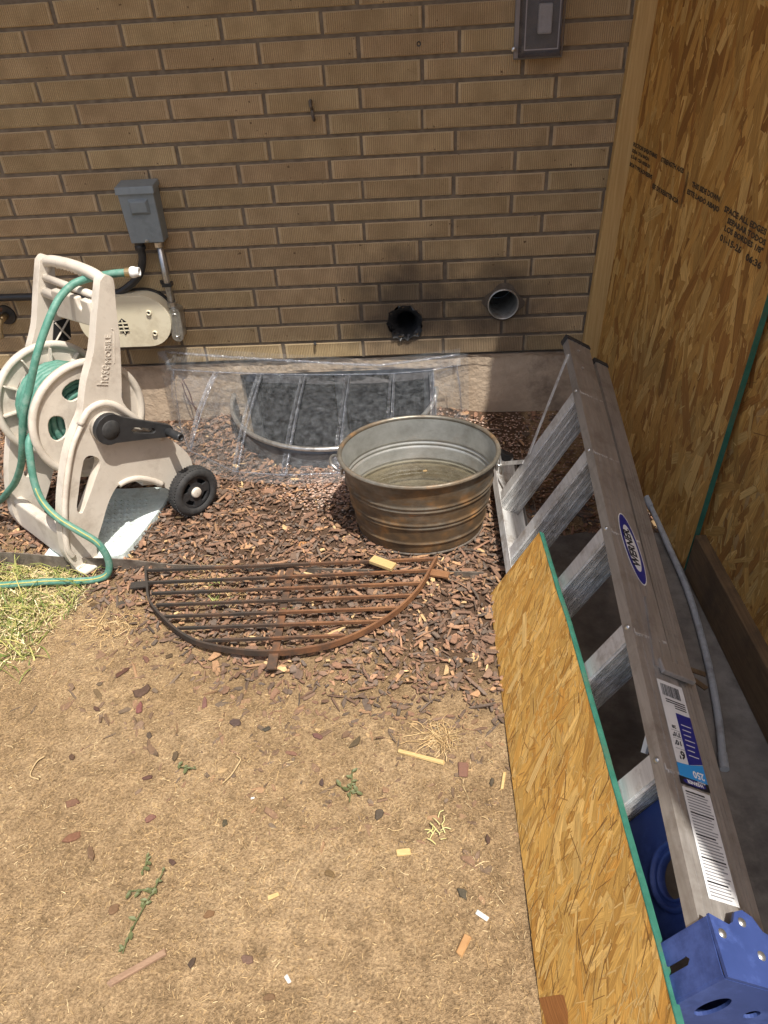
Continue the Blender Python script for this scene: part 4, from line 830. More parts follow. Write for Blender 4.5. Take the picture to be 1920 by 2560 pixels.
# ------------------------------------------------------------------ hose reel cart
RB = V(.63,.777,0).normalized(); RA = V(RB.y,-RB.x,0); RO = V(.13,-.915,.004)
def Rp(u, z, o): return RO+RB*u+RA*o+V(0,0,z)
rc = thing('hose_reel_cart', Rp(.2,0,-.16), 'taupe plastic wheeled hose reel cart by the wall', 'hose reel')
OUT = [(.311,.815),(.329,.826),(.345,.818),(.350,.800),(.337,.74),(.317,.632),(.288,.52),(.275,.462),(.309,.395),(.374,.304),(.418,.242),(.446,.185),(.448,.13),(.43,.075),(.385,.07),(.35,.10),(.316,.140),(.288,.170),(.25,.197),(.215,.212),(.181,.214),(.146,.187),(.12,.155),(.094,.116),(.07,.083),(.050,.041),(.046,.004),(.02,.0),(-.017,.0),(-.035,.04),(-.042,.081),(-.036,.12),(-.029,.157),(-.01,.22),(.013,.279),(.048,.352),(.082,.408),(.118,.452),(.147,.485),(.185,.564),(.234,.639),(.276,.737)]
HOLE = [(.105,.344),(.118,.351),(.134,.346),(.149,.329),(.150,.312),(.140,.295),(.123,.275),(.096,.240),(.054,.191),(.045,.187),(.037,.194),(.039,.214),(.058,.254),(.081,.302)]
def dens(lp, n=3):
    q = spline([(p[0],p[1],0) for p in lp+lp[:1]], n)[:-1]; return [(p.x,p.y) for p in q]
for nm_, o0, o1 in (('side_panel',-.034,0), ('side_panel',-.365,-.331)):
    o = plate([dens(OUT), dens(HOLE)[::-1]], RO, RB, ZZ, o0, o1, RA).build(nm_, M_BEIGE, rc); autosm(bev(o, .006, 3, 50), 50)
    if o0 > -.1: PR = o
    else: PL = o
# thicker post rim on the outer face, following the leading edge
pr_ = [(-.030,.06),(-.036,.10),(-.022,.157),(-.003,.22),(.020,.279),(.055,.352),(.089,.408),(.13,.452)]
MB().tube(spline([Rp(u+.006,z,-.001) for u, z in pr_], 5), .009, 10).build('edge_bead', M_BEIGE, PR, True)
MB().tube(spline([Rp(u,z,-.001) for u, z in [(.13,.452),(.165,.482),(.205,.487),(.24,.470),(.27,.435),(.31,.378),(.37,.292)]], 5), .011, 10).build('edge_bead', M_BEIGE, PR, True)
MB().tube(spline([Rp(u,z,-.001) for u, z in [(.185,.214),(.215,.214),(.25,.203),(.29,.174),(.325,.138)]], 5), .010, 10).build('edge_bead', M_BEIGE, PR, True)
text('raised_lettering', 'hose', .050, Rp(.243,.530,.0), (RB*.40+ZZ*.92).normalized(), (RB*-.92+ZZ*.40).normalized(), M_BEIGE, PR, width=.058, ext=.002, lift=.0004, shear=.0)
text('raised_lettering', 'MOBILE', .026, Rp(.272,.588,.0), (RB*.30+ZZ*.954).normalized(), (RB*-.954+ZZ*.30).normalized(), M_BEIGE, PR, width=.082, ext=.002, lift=.0004)
MB().tube(spline([Rp(.283,.585,.0008),Rp(.297,.63,.0008),Rp(.309,.672,.0008),Rp(.304,.682,.0008)], 5), .0012, 6).build('raised_swoosh', M_BEIGE, PR)
# foot
o = MB().hexa([Rp(-.03,.0,-.036),Rp(.052,.0,-.036),Rp(.052,.0,.034),Rp(-.03,.0,.034),Rp(-.03,.030,-.036),Rp(.050,.030,-.036),Rp(.050,.014,.034),Rp(-.03,.014,.034)]).build('foot', M_BEIGE, rc); bev(o, .006, 3)
# handle between the posts with finger grip bumps
hp = spline([Rp(.328,.780,-.346),Rp(.330,.806,-.335),Rp(.330,.817,-.28),Rp(.330,.823,-.18),Rp(.330,.820,-.08),Rp(.330,.808,-.03),Rp(.328,.785,-.018)], 8)
MB().tube(hp, .0165, 14).build('handle', M_BEIGE, rc, True)
for k in range(8):
    MB().lathe([(.001,-.008),(.0062,-.004),(.0075,.0),(.0062,.004),(.001,.008)], Rp(.330,.804+.004*math.sin(math.pi*k/7),-.27+.021*k), RA, 10).build('grip_bump', M_BEIGE, rc, True)
# notched hose-guide plate
def Gp(u, z): return Rp(.286,z,u)
gl_ = [(-.03,.688),(-.03,.762),(-.075,.762),(-.078,.735),(-.085,.728),(-.095,.735),(-.098,.762),(-.235,.758),(-.245,.750),(-.252,.672)]
o = plate([gl_], RO+RB*.283, RA, ZZ, -.010, .010, RB).build('hose_guide', M_BEIGE, rc); autosm(bev(o, .005, 3), 50)
MB().tube([Rp(.295,.725,-.02), Rp(.295,.725,-.34)], .015, 12).build('cross_tube', M_BEIGE, rc, True)
MB().tube([Rp(.31,.765,-.02), Rp(.31,.765,-.34)], .011, 12).build('cross_tube', M_BEIGE, rc, True)
# dark plate painted as the shade in the far post's ribbed hollow
o = MB().hexa([Rp(.262,.565,-.3305),Rp(.325,.565,-.3305),Rp(.342,.632,-.3305),Rp(.290,.632,-.3305),Rp(.262,.565,-.326),Rp(.325,.565,-.326),Rp(.342,.632,-.326),Rp(.290,.632,-.326)]).build('post_shade_plate', M_DARK, PL)
MB().tube([Rp(.266,.568,-.324),Rp(.338,.630,-.324)], .003, 6).tube([Rp(.322,.568,-.324),Rp(.292,.630,-.324)], .003, 6).build('post_rib', M_BEIGE, PL)
# lower cross bar and axle
o = MB().hexa([Rp(-.034,.025,-.345),Rp(.03,.025,-.345),Rp(.03,.025,-.02),Rp(-.034,.025,-.02),Rp(-.026,.135,-.345),Rp(.006,.135,-.345),Rp(.006,.135,-.02),Rp(-.026,.135,-.02)]).build('front_bar', M_BEIGE, rc); bev(o, .010, 3)
MB().tube([Rp(.405,.086,.03), Rp(.405,.086,-.395)], .007, 12).build('axle', M_GALV, rc, True)
o = MB().hexa([Rp(.27,.15,-.335),Rp(.36,.11,-.335),Rp(.36,.11,-.03),Rp(.27,.15,-.03),Rp(.28,.175,-.335),Rp(.37,.135,-.335),Rp(.37,.135,-.03),Rp(.28,.175,-.03)]).build('rear_bar', M_BEIGE, rc); bev(o, .006)
# reel: two flanges, drum
AU, AZ = .196, .418
def disc(off, spokes):
    C_ = Rp(AU,AZ,off)
    if not spokes:
        loops = [circ(0,0,.166,64)]
        for k in range(5):
            a0 = rad(100+72*k); lp = []
            for q in range(20):
                th_ = 2*math.pi*q/20; a = a0+rad(20)*math.copysign(abs(math.cos(th_))**.75, math.cos(th_)); R_ = .103+.026*math.copysign(abs(math.sin(th_))**.75, math.sin(th_)); lp.append((R_*math.cos(a), R_*math.sin(a)))
            loops.append(lp[::-1])
        o = plate(loops, C_, RB, ZZ, -.004, .004, RA).build('reel_flange', M_BEIGE, rc); autosm(bev(o, .003, 2, 50), 50)
    else:
        loops = [circ(0,0,.166,64), circ(0,0,.120,48)[::-1]]
        o = plate(loops, C_, RB, ZZ, -.004, .004, RA).build('reel_flange', M_BEIGE, rc)
        plate([circ(0,0,.07,40), circ(0,0,.03,24)[::-1]], C_, RB, ZZ, -.004, .004, RA).build('reel_web', M_BEIGE, o)
        for k in range(11):
            a = 2*math.pi*k/11+.2; d_ = RB*math.cos(a)+ZZ*math.sin(a); s_ = (RB*-math.sin(a)+ZZ*math.cos(a))
            MB().fbox(C_, d_, s_, RA, .066, .165, -.0022, .0022, -.004, .022).build('spoke', M_BEIGE, o)
        MB().lathe([(.030,0),(.030,.03),(.036,.03),(.036,0)], C_, RA, 24).lathe([(.066,0),(.066,.022),(.071,.022),(.071,0)], C_, RA, 36).build('hub_ring', M_BEIGE, o)
    MB().lathe([(.163,-.006),(.163,.010),(.172,.015),(.183,.011),(.1845,.002),(.182,-.008),(.172,-.010),(.163,-.006)], C_, RA, 72).build('flange_rim', M_BEIGE, o, True)
    return o
disc(-.080, False); disc(-.300, True)
MB().lathe([(.062,-.296),(.062,-.084)], Rp(AU,AZ,0), RA, 40).build('drum', M_BEIGE, rc, True)
MB().lathe([(.001,.002),(.03,.002),(.03,-.32),(.001,-.32)], Rp(AU,AZ,0), RA, 24).build('reel_axle', M_BEIGE, rc, True)
# crank
CE = (.372,.330)
dv = Vector((CE[0]-AU, CE[1]-AZ)); L_ = dv.length; dx_ = RB*(dv.x/L_)+ZZ*(dv.y/L_); dy_ = RB*(-dv.y/L_)+ZZ*(dv.x/L_)
def armpt():
    p = [(.047*math.cos(a), .047*math.sin(a)) for a in [rad(60)+rad(240)*k/14 for k in range(15)]]
    p += [(.06,-.036),(.12,-.028),(L_-.01,-.021)]+[(L_+.020*math.cos(a), .020*math.sin(a)) for a in [-rad(70)+rad(140)*k/8 for k in range(9)]]+[(L_-.01,.021),(.12,.028),(.06,.036)]
    return p
o = plate([armpt(), [(.078,-.009),(.145,-.008),(.152,0),(.145,.008),(.078,.009),(.068,0)][::-1]], Rp(AU,AZ,.018), dx_, dy_, 0, .020, dx_.cross(dy_)).build('crank_arm', M_BLACK, rc); autosm(bev(o, .005, 3, 50), 50)
MB().lathe([(.001,.042),(.026,.041),(.029,.038),(.031,.030)], Rp(AU,AZ,0), RA, 28).build('crank_hub', M_RUB, rc, True)
MB().lathe([(.001,0),(.046,0),(.046,.018)], Rp(AU,AZ,.0), RA, 28).build('crank_boss', M_BEIGE, rc, True)
gp = Rp(AU,AZ,.036)+dx_*L_
MB().lathe([(.001,.0),(.010,.0),(.0125,.004),(.0135,.03),(.0135,.066),(.011,.071),(.008,.071),(.008,.062),(.001,.062)], gp, RA, 18).build('crank_grip', M_BLACK, rc, True)
# wheels
for off, vis in ((.018,True), (-.435,False)):
    C_ = Rp(.405,.086,off)
    wh = MB().lathe([(.052,.004),(.060,.0),(.074,.0),(.083,.006),(.0855,.014),(.0855,.034),(.083,.042),(.074,.048),(.062,.048),(.056,.042)], C_, RA, 56).build('wheel', M_RUB, rc, True)
    holes = [dens([(.048*math.cos(a), .048*math.sin(a)) for a in [rad(45+90*k-24)+rad(48)*q/5 for q in range(6)]]+[(.033*math.cos(a), .033*math.sin(a)) for a in [rad(45+90*k+20)-rad(40)*q/4 for q in range(5)]],2)[::-1] for k in range(4)]
    o = plate([circ(0,0,.057,48)]+holes, C_, RB, ZZ, .030, .038, RA).build('rim', M_BLACK, wh); bev(o, .003, 2, 50)
    plate([circ(0,0,.057,32)], C_, RB, ZZ, .010, .014, RA).build('rim_back', M_BLACK, wh)
    MB().lathe([(.001,.047),(.014,.0465),(.0175,.045),(.0185,.036)], C_, RA, 28).build('hub_cap', M_BEIGE, wh, True)
    if vis:
        tr = MB()
        for k in range(52):
            a = 2*math.pi*k/52
            for r0, o0, sg in ((.0855,.0065,1), (.0855,.0255,-1)):
                d_ = RB*math.cos(a)+ZZ*math.sin(a); s_ = RB*-math.sin(a)+ZZ*math.cos(a)
                tr.fbox(C_+RA*(o0+.008), d_, (s_+RA*.6*sg).normalized(), (RA-s_*.6*sg).normalized(), .084, .0868, -.0032, .0032, -.008, .008)
        tr.build('tread', M_RUB, wh)

# ------------------------------------------------------------------ green garden hose
hz = thing('garden_hose', (.1,-.8,.01), 'green garden hose wound on the reel with loops hanging to the grass', 'hose')
coil = []
for lay in range(3):
    R_ = .078+.021*lay
    for k in range(9*20):
        a = 2*math.pi*k/20; u = k/(9*20); off = -.098-.185*(u if lay % 2 == 0 else 1-u)
        coil.append(Rp(AU+R_*math.cos(a), AZ+R_*math.sin(a), off))
MB().tube(coil, .0112, 8).build('wound_coil', M_HOSE, hz, True)
H1 = [(.375,-.60,.816),(.35,-.60,.8155),(.321,-.60,.813),(.276,-.605,.808),(.246,-.61,.803),(.222,-.632,.797),(.199,-.67,.778),(.179,-.71,.746),(.151,-.75,.692),(.129,-.78,.643),(.095,-.80,.569),(.059,-.82,.494),(.021,-.82,.394),(-.02,-.80,.318),(-.08,-.77,.238),(-.14,-.74,.18),(-.207,-.70,.12),(-.30,-.65,.06),(-.42,-.62,.022),(-.7,-.6,.02)]
MB().tube(spline(H1, 6), .0108, 14).build('hanging_run', M_HOSE, hz, True)
MB().tube([(.372,-.60,.816),(.386,-.60,.8163)], .0138, 16).build('ferrule', M_BRASS, hz)
MB().lathe([(.001,0),(.0135,.0),(.0155,.003),(.0155,.012),(.013,.018),(.012,.026),(.009,.026),(.009,.02),(.001,.02)], (.386,-.60,.8163), (1,0,.02), 14).build('end_fitting', M_WHITE, hz, True)
H2 = [(.10,-.735,.42),(.072,-.79,.435),(.062,-.84,.426),(.061,-.87,.377),(.059,-.89,.31),(.075,-.912,.257),(.122,-.942,.219),(.18,-.957,.18),(.222,-.962,.143),(.238,-.965,.097),(.237,-.968,.055),(.222,-.975,.026),(.19,-.985,.018),(.131,-.990,.017),(.037,-.993,.019),(-.103,-1.006,.019),(-.3,-1.02,.02),(-.6,-1.06,.02)]
p2 = spline(H2, 7); MB().tube(p2, .0108, 14).build('ground_run', M_HOSE, hz, True)
MB().tube([p+V(.002,-.0066,.0080) for p in p2[len(p2)//4:]], .0022, 6).build('stripe', M_HOSES, hz, True)

# ------------------------------------------------------------------ mint slab under the cart, edging
ms = thing('splash_block', (.1,-.72,0), 'pale mint weathered slab under the hose reel cart', 'slab')
def Sq(u, v, z): return V(-.02,-.885,0)+V(.985,.05,0)*u+V(.12,.99,0)*v+V(0,0,z)
sl_ = [(0,0),(.10,-.012),(.245,-.004),(.265,.03),(.275,.10),(.282,.20),(.285,.30),(.26,.37),(.1,.38),(-.02,.36)]
ob1 = plate([dens(sl_,3)], Sq(0,0,0), V(.985,.05,0), V(.12,.99,0), -.02, .024, V(0,0,1)).build('body', M_MINT, ms); bev(ob1, .008, 3, 60)
bdm = MB()
for i in range(9):
    for j in range(11):
        c = Sq(.035+.022*i+(.011 if j % 2 else 0), .035+.026*j, .0245); bdm.add([c+V(-.010,0,0), c+V(0,-.011,0), c+V(.010,0,0), c+V(0,.011,0), c+V(0,0,.0045)], [(0,1,4),(1,2,4),(2,3,4),(3,0,4)])
dm = bdm.build('diamond_tread', M_MINT, ms); tag(dm, kind='stuff')
ed = thing('edging_strip', (.5,-.92,0), 'weathered steel landscape edging strip between grass and mulch', 'edging')
ep = spline([(-1.2,-.84,0),(-.6,-.86,0),(-.158,-.880,0),(.112,-.916,0),(.351,-.924,0),(.62,-.937,0),(.887,-.955,0),(1.15,-.972,0),(1.36,-.985,0)], 6); em = MB()
for i, p in enumerate(ep):
    h = .046 if p.x < .2 else (.046-.026*smooth01((p.x-.2)/.25)); em.v += [V(p.x,p.y,-.03),V(p.x,p.y+.003,-.03),V(p.x,p.y+.003,h),V(p.x,p.y,h)]
    if i:
        b = 4*(i-1); em.f += [(b,b+1,b+5,b+4),(b+1,b+2,b+6,b+5),(b+2,b+3,b+7,b+6),(b+3,b,b+4,b+7)]
em.build('strip', M_EDGE, ed)

# ------------------------------------------------------------------ bark mulch, pebbles, straw, grass
def color_attr(o, cols):
    ca_ = o.data.color_attributes.new('col', 'FLOAT_COLOR', 'POINT'); ca_.data.foreach_set('color', np.concatenate([np.array(cols, dtype=np.float32), np.ones((len(cols),1), dtype=np.float32)], 1).ravel())
def blocked(x, y, z=0):
    if math.hypot((x-WX)/(WR+.004), y/(WRY+.004)) < 1.0 and y < 0: return True
    if ((x-TC.x)/.196)**2+((y-TC.y)/(.196*RY))**2 < 1: return True
    return False
CHC = [(.150,.074,.044), (.110,.057,.036), (.19,.095,.055), (.080,.048,.034), (.25,.135,.075), (.055,.042,.036), (.14,.083,.056), (.11,.080,.064), (.30,.165,.08), (.165,.08,.047)]
def chip_poly(r, L, W_, n=6):
    p = []
    for k in range(n):
        a = 2*math.pi*(k+r.uniform(-.28,.28))/n; q = r.uniform(.62,1.15); c, s = math.cos(a), math.sin(a)
        p.append((L/2*q*(abs(c)**.8)*math.copysign(1,c), W_/2*q*(abs(s)**.7)*math.copysign(1,s)))
    return p
def add_chip(r, v, f, cols, x, y, z, L, W_, T, c, tilt=.35):
    n = r.choice((5,6,6,7)); p = chip_poly(r, L, W_, n); E_ = Matrix.Rotation(r.uniform(0,6.283),3,'Z') @ Matrix.Rotation(r.gauss(0,tilt),3,'X') @ Matrix.Rotation(r.gauss(0,tilt*.6),3,'Y')
    b = len(v); bend = r.uniform(-.25,.25)
    for h, sc_ in ((0,1.0),(T,.86)):
        for (px, py) in p:
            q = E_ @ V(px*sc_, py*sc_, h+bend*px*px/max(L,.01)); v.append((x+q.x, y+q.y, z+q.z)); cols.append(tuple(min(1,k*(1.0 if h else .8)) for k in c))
    f.append(tuple(b+k for k in reversed(range(n)))); f.append(tuple(b+n+k for k in range(n)))
    for k in range(n): f.append((b+k, b+(k+1) % n, b+n+(k+1) % n, b+n+k))
r = random.Random(21); v = []; f = []; cols = []
def in_bed(x, y): return y-bed_edge(x)
cnt = 0
while cnt < 19500:
    x = r.uniform(-.75,1.95); y = r.uniform(-1.95,-.005); d = in_bed(x,y)
    if x < .12 and y < -.90: continue
    if x > 1.44 and y < -.80: continue
    pr = .17*smooth01((d+.46)/.22)*(1 if x > .25 else .4)+.88*smooth01((d+.26)/.42)**1.6
    if d < .25: pr *= .62+.38*max(0,d)/.25
    if r.random() > pr or blocked(x,y): continue
    if x > 1.25 and y > -.5 and r.random() < .75: continue
    big = r.random(); L = r.uniform(.005,.014) if big < .42 else (r.uniform(.013,.032) if big < .92 else r.uniform(.03,.055))
    W_ = L*r.uniform(.20,.58)
    if r.random() < .05: L = r.uniform(.04,.085); W_ = L*r.uniform(.08,.16)
    T = r.uniform(.0012,.004)
    c = r.choice(CHC); g_ = r.uniform(.8,1.55); c = tuple(k*g_ for k in c)
    if r.random() < .02: c = (.62,.42,.20)
    c = tuple(k*.86+q*.20 for k, q in zip(c, (.37,.29,.22)))
    if d < .06:
        kk = .35*smooth01((.06-d)/.2); c = tuple((k*(1-kk)+q*kk)*.80 for k, q in zip(c, (.26,.18,.10)))
    add_chip(r, v, f, cols, x, y, gz(x,y)-(.002 if d < 0 else 0)+r.uniform(-.001,.014)*smooth01((d+.1)/.25)+.001, L, W_, T, c); cnt += 1
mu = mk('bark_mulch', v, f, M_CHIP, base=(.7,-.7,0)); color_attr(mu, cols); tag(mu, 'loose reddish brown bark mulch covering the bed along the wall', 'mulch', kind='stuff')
# larger single bark pieces strewn over the soil
BK = [(.388,-1.343,.060,.022,0), (.347,-1.413,.060,.018,1), (.586,-1.755,.034,.018,2), (.463,-1.407,.05,.035,3), (.764,-1.952,.03,.02,2), (1.084,-1.736,.032,.020,3), (.989,-1.868,.034,.016,1), (1.254,-1.907,.032,.022,3), (.47,-1.46,.045,.02,1), (.36,-1.46,.032,.016,3), (.52,-1.54,.028,.018,3), (.63,-1.44,.045,.016,1), (.72,-1.50,.035,.02,3), (.80,-1.52,.03,.02,3), (.93,-1.54,.038,.017,1), (1.02,-1.56,.04,.016,3), (.87,-1.585,.045,.014,1), (.60,-1.60,.035,.02,3), (.55,-1.66,.03,.012,3), (.40,-1.72,.04,.022,2), (.43,-1.80,.045,.03,1), (.48,-1.83,.05,.016,1), (.35,-1.60,.024,.014,3), (.75,-1.76,.026,.016,3), (.66,-1.85,.022,.014,3), (1.20,-1.60,.045,.012,1), (1.33,-1.66,.028,.013,3), (1.31,-1.80,.028,.014,3), (.95,-1.66,.022,.012,3), (.85,-2.03,.03,.022,1), (.57,-1.95,.028,.02,1), (.75,-2.04,.022,.016,3), (.90,-2.09,.03,.014,1), (.50,-1.29,.03,.02,3), (.44,-1.30,.045,.018,2), (.28,-1.17,.055,.022,1), (.22,-1.08,.06,.024,0), (.30,-1.08,.045,.03,3)]
BL = {(.388,-1.343): 'stout dark bark piece on the soil left of the grate rim', (.347,-1.413): 'flat brown bark piece lying left of the stout dark one', (1.254,-1.907): 'dark bark lump nearest the torn white paper scrap', (1.084,-1.736): 'dark bark lump between the middle weed and the pale tuft', (.22,-1.08): 'long dark bark piece at the right edge of the grass', (.28,-1.17): 'brown bark piece between the grass and the grate', (.586,-1.755): 'dark bark piece right of the leftmost brown lumps, below the flat weed'}
BC = [(.10,.055,.03), (.155,.085,.055), (.15,.09,.058), (.080,.056,.040)]
for (x, y, L, W_, k) in BK:
    v = []; f = []; cols = []; c = tuple(q*r.uniform(.85,1.2) for q in BC[k]); add_chip(r, v, f, cols, x, y, gz(x,y)+.0005, L, W_, .005, c, .16)
    o = mk('bark_piece', v, f, M_CHIP); color_attr(o, cols); bev(o, .0012, 1, 30); tag(o, BL.get((x, y), 'single piece of dark bark lying loose on the bare soil'), 'bark', 'loose bark pieces scattered on the bare soil')
def bit(name, x, y, ang, L, W_, T, m, label, cat):
    d = V(math.cos(ang),math.sin(ang),0); rr2 = random.Random(int(x*1e4)); q = lambda a=.2: 1+rr2.uniform(-a,a)
    s_ = V(-d.y,d.x,0); O = V(x,y,gz(x,y)+.0015)
    o = MB().hexa([O-d*L/2*q()-s_*W_/2, O+d*L/2*q()-s_*W_/2*q(.4), O+d*L/2+s_*W_/2*q(.4), O-d*L/2*q()+s_*W_/2*q(.3), O-d*L/2*.95-s_*W_/2*.9+V(0,0,T), O+d*L/2*.95-s_*W_/2*.8+V(0,0,T*q()), O+d*L/2*.93+s_*W_/2*.8+V(0,0,T), O-d*L/2*.95+s_*W_/2*.85+V(0,0,T*q())]).build(name, m); bev(o, .001, 1); return tag(o, label, cat)
bit('wood_sliver', 1.173, -1.598, -.29, .115, .010, .006, M_CUT, 'long yellow wood sliver lying on the bare soil', 'sliver')
bit('wood_chip', 1.137, -1.825, .16, .030, .015, .005, M_CUT, 'short pale yellow wood chip in the middle of the soil', 'wood chip')
bit('cedar_chip', 1.268, -1.632, 1.5, .040, .022, .004, simple('cedar chip', (.15,.075,.05), (.19,.095,.063), .8, scale=20, stretch=(8,60,8)), 'flat reddish square-cut chip beside the leaning board', 'wood chip')
bit('weathered_stick', .655, -2.05, .55, .105, .014, .007, simple('weathered stick', (.23,.14,.085), (.30,.19,.12), .8, scale=8, stretch=(10,40,10)), 'brown weathered stick near the bottom left of the soil', 'stick')
bit('tan_chip', .881, -1.915, .4, .024, .010, .004, M_CUT, 'tiny tan wood chip left of centre near the bottom', 'wood chip')
bit('brown_chip', 1.25, -2.0, 1.1, .040, .014, .005, simple('rust wood', (.34,.18,.07), (.42,.24,.10), .8, scale=20), 'orange brown wood sliver near the foot of the leaning board', 'sliver')
bit('edge_sliver', 1.355, -1.66, 1.35, .045, .007, .005, M_CUT, 'narrow yellow sliver touching the edge of the leaning board', 'sliver')
bit('orange_chip', .799, -.829, 1.4, .040, .026, .005, simple('orange bark', (.33,.15,.055), (.42,.21,.08), .85, scale=30, stretch=(8,50,8)), 'large orange-brown bark chip in front of the well cover', 'bark')
bit('round_chip', .655, -.80, .3, .042, .030, .005, simple('tan bark', (.30,.17,.10), (.38,.23,.14), .85, scale=30), 'rounded tan bark chip left of the orange one', 'bark')
bit('paper_scrap', 1.289, -1.948, -.6, .026, .010, .003, M_PAPER, 'torn white paper scrap on the soil by the board', 'scrap')
bit('paint_flake', .930, -2.06, -.9, .016, .008, .002, M_PAPER, 'small white paint flake near the bottom centre', 'flake')
bit('white_flake', .80, -1.70, .3, .009, .005, .002, M_PAPER, 'tiny white flake left of the middle weed', 'flake')
o = MB().tube(spline([V(.745,-1.60,.008),V(.758,-1.612,.012),V(.752,-1.628,.008),V(.742,-1.65,.006),V(.728,-1.672,.008)], 6), .0016, 6).build('dry_tendril', M_TEND, None, True); tag(o, 'curled dry tendril on the bare soil', 'tendril')
o = MB().tube(spline([V(.285,-1.60,.007),V(.272,-1.615,.007),V(.272,-1.65,.006),V(.298,-1.662,.008)], 6), .0016, 6).build('bent_straw', M_TEND, None, True); tag(o, 'bent pale stalk at the left of the soil', 'stalk')
yc = MB(); rr3 = random.Random(5)
for k in range(14):
    p = V(1.203+rr3.gauss(0,.010)+.0*k, -1.783+rr3.gauss(0,.014), .006); d = V(rr3.uniform(-1,1),rr3.uniform(-1,1),.25).normalized()
    yc.tube(spline([p, p+d*.010+V(0,0,.003), p+d*.018+V(rr3.uniform(-.006,.006),rr3.uniform(-.006,.006),0)], 3), .0011, 5)
tag(yc.build('shaving_tuft', simple('pale green shaving', (.55,.50,.20), (.62,.58,.28), .7, scale=60)), 'pale yellow tuft of shavings on the soil', 'shavings')
# pink pebbles showing through
v = []; f = []; cols = []; ico = [(0,0,1),(.894,0,.447),(.276,.851,.447),(-.724,.526,.447),(-.724,-.526,.447),(.276,-.851,.447)]
n_ = 0
while n_ < 3600:
    if r.random() < .5: x, y = r.gauss(.90,.09), r.gauss(-.53,.055)
    else: x, y = r.uniform(1.22,1.82), r.uniform(-.62,-.02)
    if blocked(x,y) or (x > 1.44 and y < -.8): continue
    s_ = r.uniform(.003,.0065); z = gz(x,y)+r.uniform(.002,.013); b = len(v); g_ = r.uniform(.7,1.25); c = tuple(k*g_ for k in r.choice([(.42,.27,.20),(.50,.34,.26),(.34,.22,.17),(.45,.36,.30)])); an = r.uniform(0,6.28); e = r.uniform(.6,1)
    for (a, bq, cq) in ico: v.append((x+s_*(a*math.cos(an)-bq*e*math.sin(an)), y+s_*(a*math.sin(an)+bq*e*math.cos(an)), z+s_*cq*.7)); cols.append(c)
    f += [(b,b+1,b+2),(b,b+2,b+3),(b,b+3,b+4),(b,b+4,b+5),(b,b+5,b+1)]; n_ += 1
pe = mk('pebbles', v, f, M_PEB, None, True, base=(.9,-.4,0)); color_attr(pe, cols); tag(pe, 'small pinkish pebbles showing through the mulch near the well cover', 'pebbles', kind='stuff')
# crumbs of dry soil
v = []; f = []; cols = []; n_ = 0
while n_ < 14000:
    x, y = r.uniform(-.2,1.37), r.uniform(-2.4,-1.0)
    if in_bed(x,y) > .02 or r.random() > .2+.8*abs(math.sin(6.1*x+1.9*math.sin(5*y))*math.sin(5.3*y+2.1*math.sin(4*x))): continue
    s_ = r.uniform(.0010,.0028)*(2 if r.random() < .03 else 1); z = gz(x,y)-s_*.15; b = len(v); g_ = r.uniform(.7,1.2); c = tuple(k*g_ for k in (.33,.225,.122)); an = r.uniform(0,6.28); e = r.uniform(.55,1)
    for (a, bq, cq) in ico: k = r.uniform(.7,1.2); v.append((x+s_*k*(a*math.cos(an)-bq*e*math.sin(an)), y+s_*k*(a*math.sin(an)+bq*e*math.cos(an)), z+s_*cq*.8*k)); cols.append(c)
    f += [(b,b+1,b+2),(b,b+2,b+3),(b,b+3,b+4),(b,b+4,b+5),(b,b+5,b+1)]; n_ += 1
cr = mk('soil_crumbs', v, f, M_PEB, base=(.7,-1.7,0)); color_attr(cr, cols); tag(cr, 'loose dry crumbs and clods scattered over the bare soil', 'soil', kind='stuff')
# dry straw and thatch on the soil
def blades(name, N_, sampler, Lr, Wr, lift, pal, mat_, label, cat, seed, curl=.6, base=(.7,-1.6,0)):
    r = random.Random(seed); v = []; f = []; cols = []; n_ = 0
    while n_ < N_:
        s_ = sampler(r)
        if s_ is None: continue
        x, y, k = s_; L = r.uniform(*Lr)*k; W_ = r.uniform(*Wr); a = r.uniform(0,6.283); da = r.gauss(0,curl); up = r.uniform(*lift); z = gz(x,y)+r.uniform(.0005,.004); c = r.choice(pal); g_ = r.uniform(.75,1.2); c = tuple(q*g_ for q in c); b = len(v)
        px, py, pz = x, y, z
        for q in range(4):
            t = q/3; w_ = W_*(1-.65*t) if lift[1] > .5 else W_*(1-.4*abs(t-.4)); nx, ny = -math.sin(a), math.cos(a)
            v += [(px+nx*w_, py+ny*w_, pz), (px-nx*w_, py-ny*w_, pz+.0004)]; cols += [c, c]
            px += math.cos(a)*L/3*math.cos(up); py += math.sin(a)*L/3*math.cos(up); pz = max(gz(x,y)+.0003, pz+L/3*math.sin(up)); a += da; up -= (.35 if lift[1] > .5 else .12)
        f += [(b,b+1,b+3,b+2),(b+2,b+3,b+5,b+4),(b+4,b+5,b+7,b+6)]; n_ += 1
    o = mk(name, v, f, mat_, base=base); color_attr(o, cols); return tag(o, label, cat, kind='stuff')
STR = [(.52,.375,.19), (.47,.325,.16), (.60,.46,.26), (.42,.28,.135), (.36,.235,.11), (.45,.305,.145)]
def patch(x, y): return .5+.5*math.sin(5.1*x+2.3*math.sin(3.3*y))*math.sin(4.3*y+1.7*math.sin(4.1*x))
def s_soil(r):
    x = r.uniform(-.3,1.42); y = r.uniform(-2.45,-1.0); d = in_bed(x,y)
    if d > -.02 and r.random() > .12*math.exp(-d/.1): return None
    if x > 1.365 and y < -1.06: return None
    if r.random() > .25+.75*patch(x,y): return None
    return x, y, r.choice((.3,.3,.4,.4,.5,.5,.6,.8,.8,1.2,2.2 if r.random() < .25 else .4))
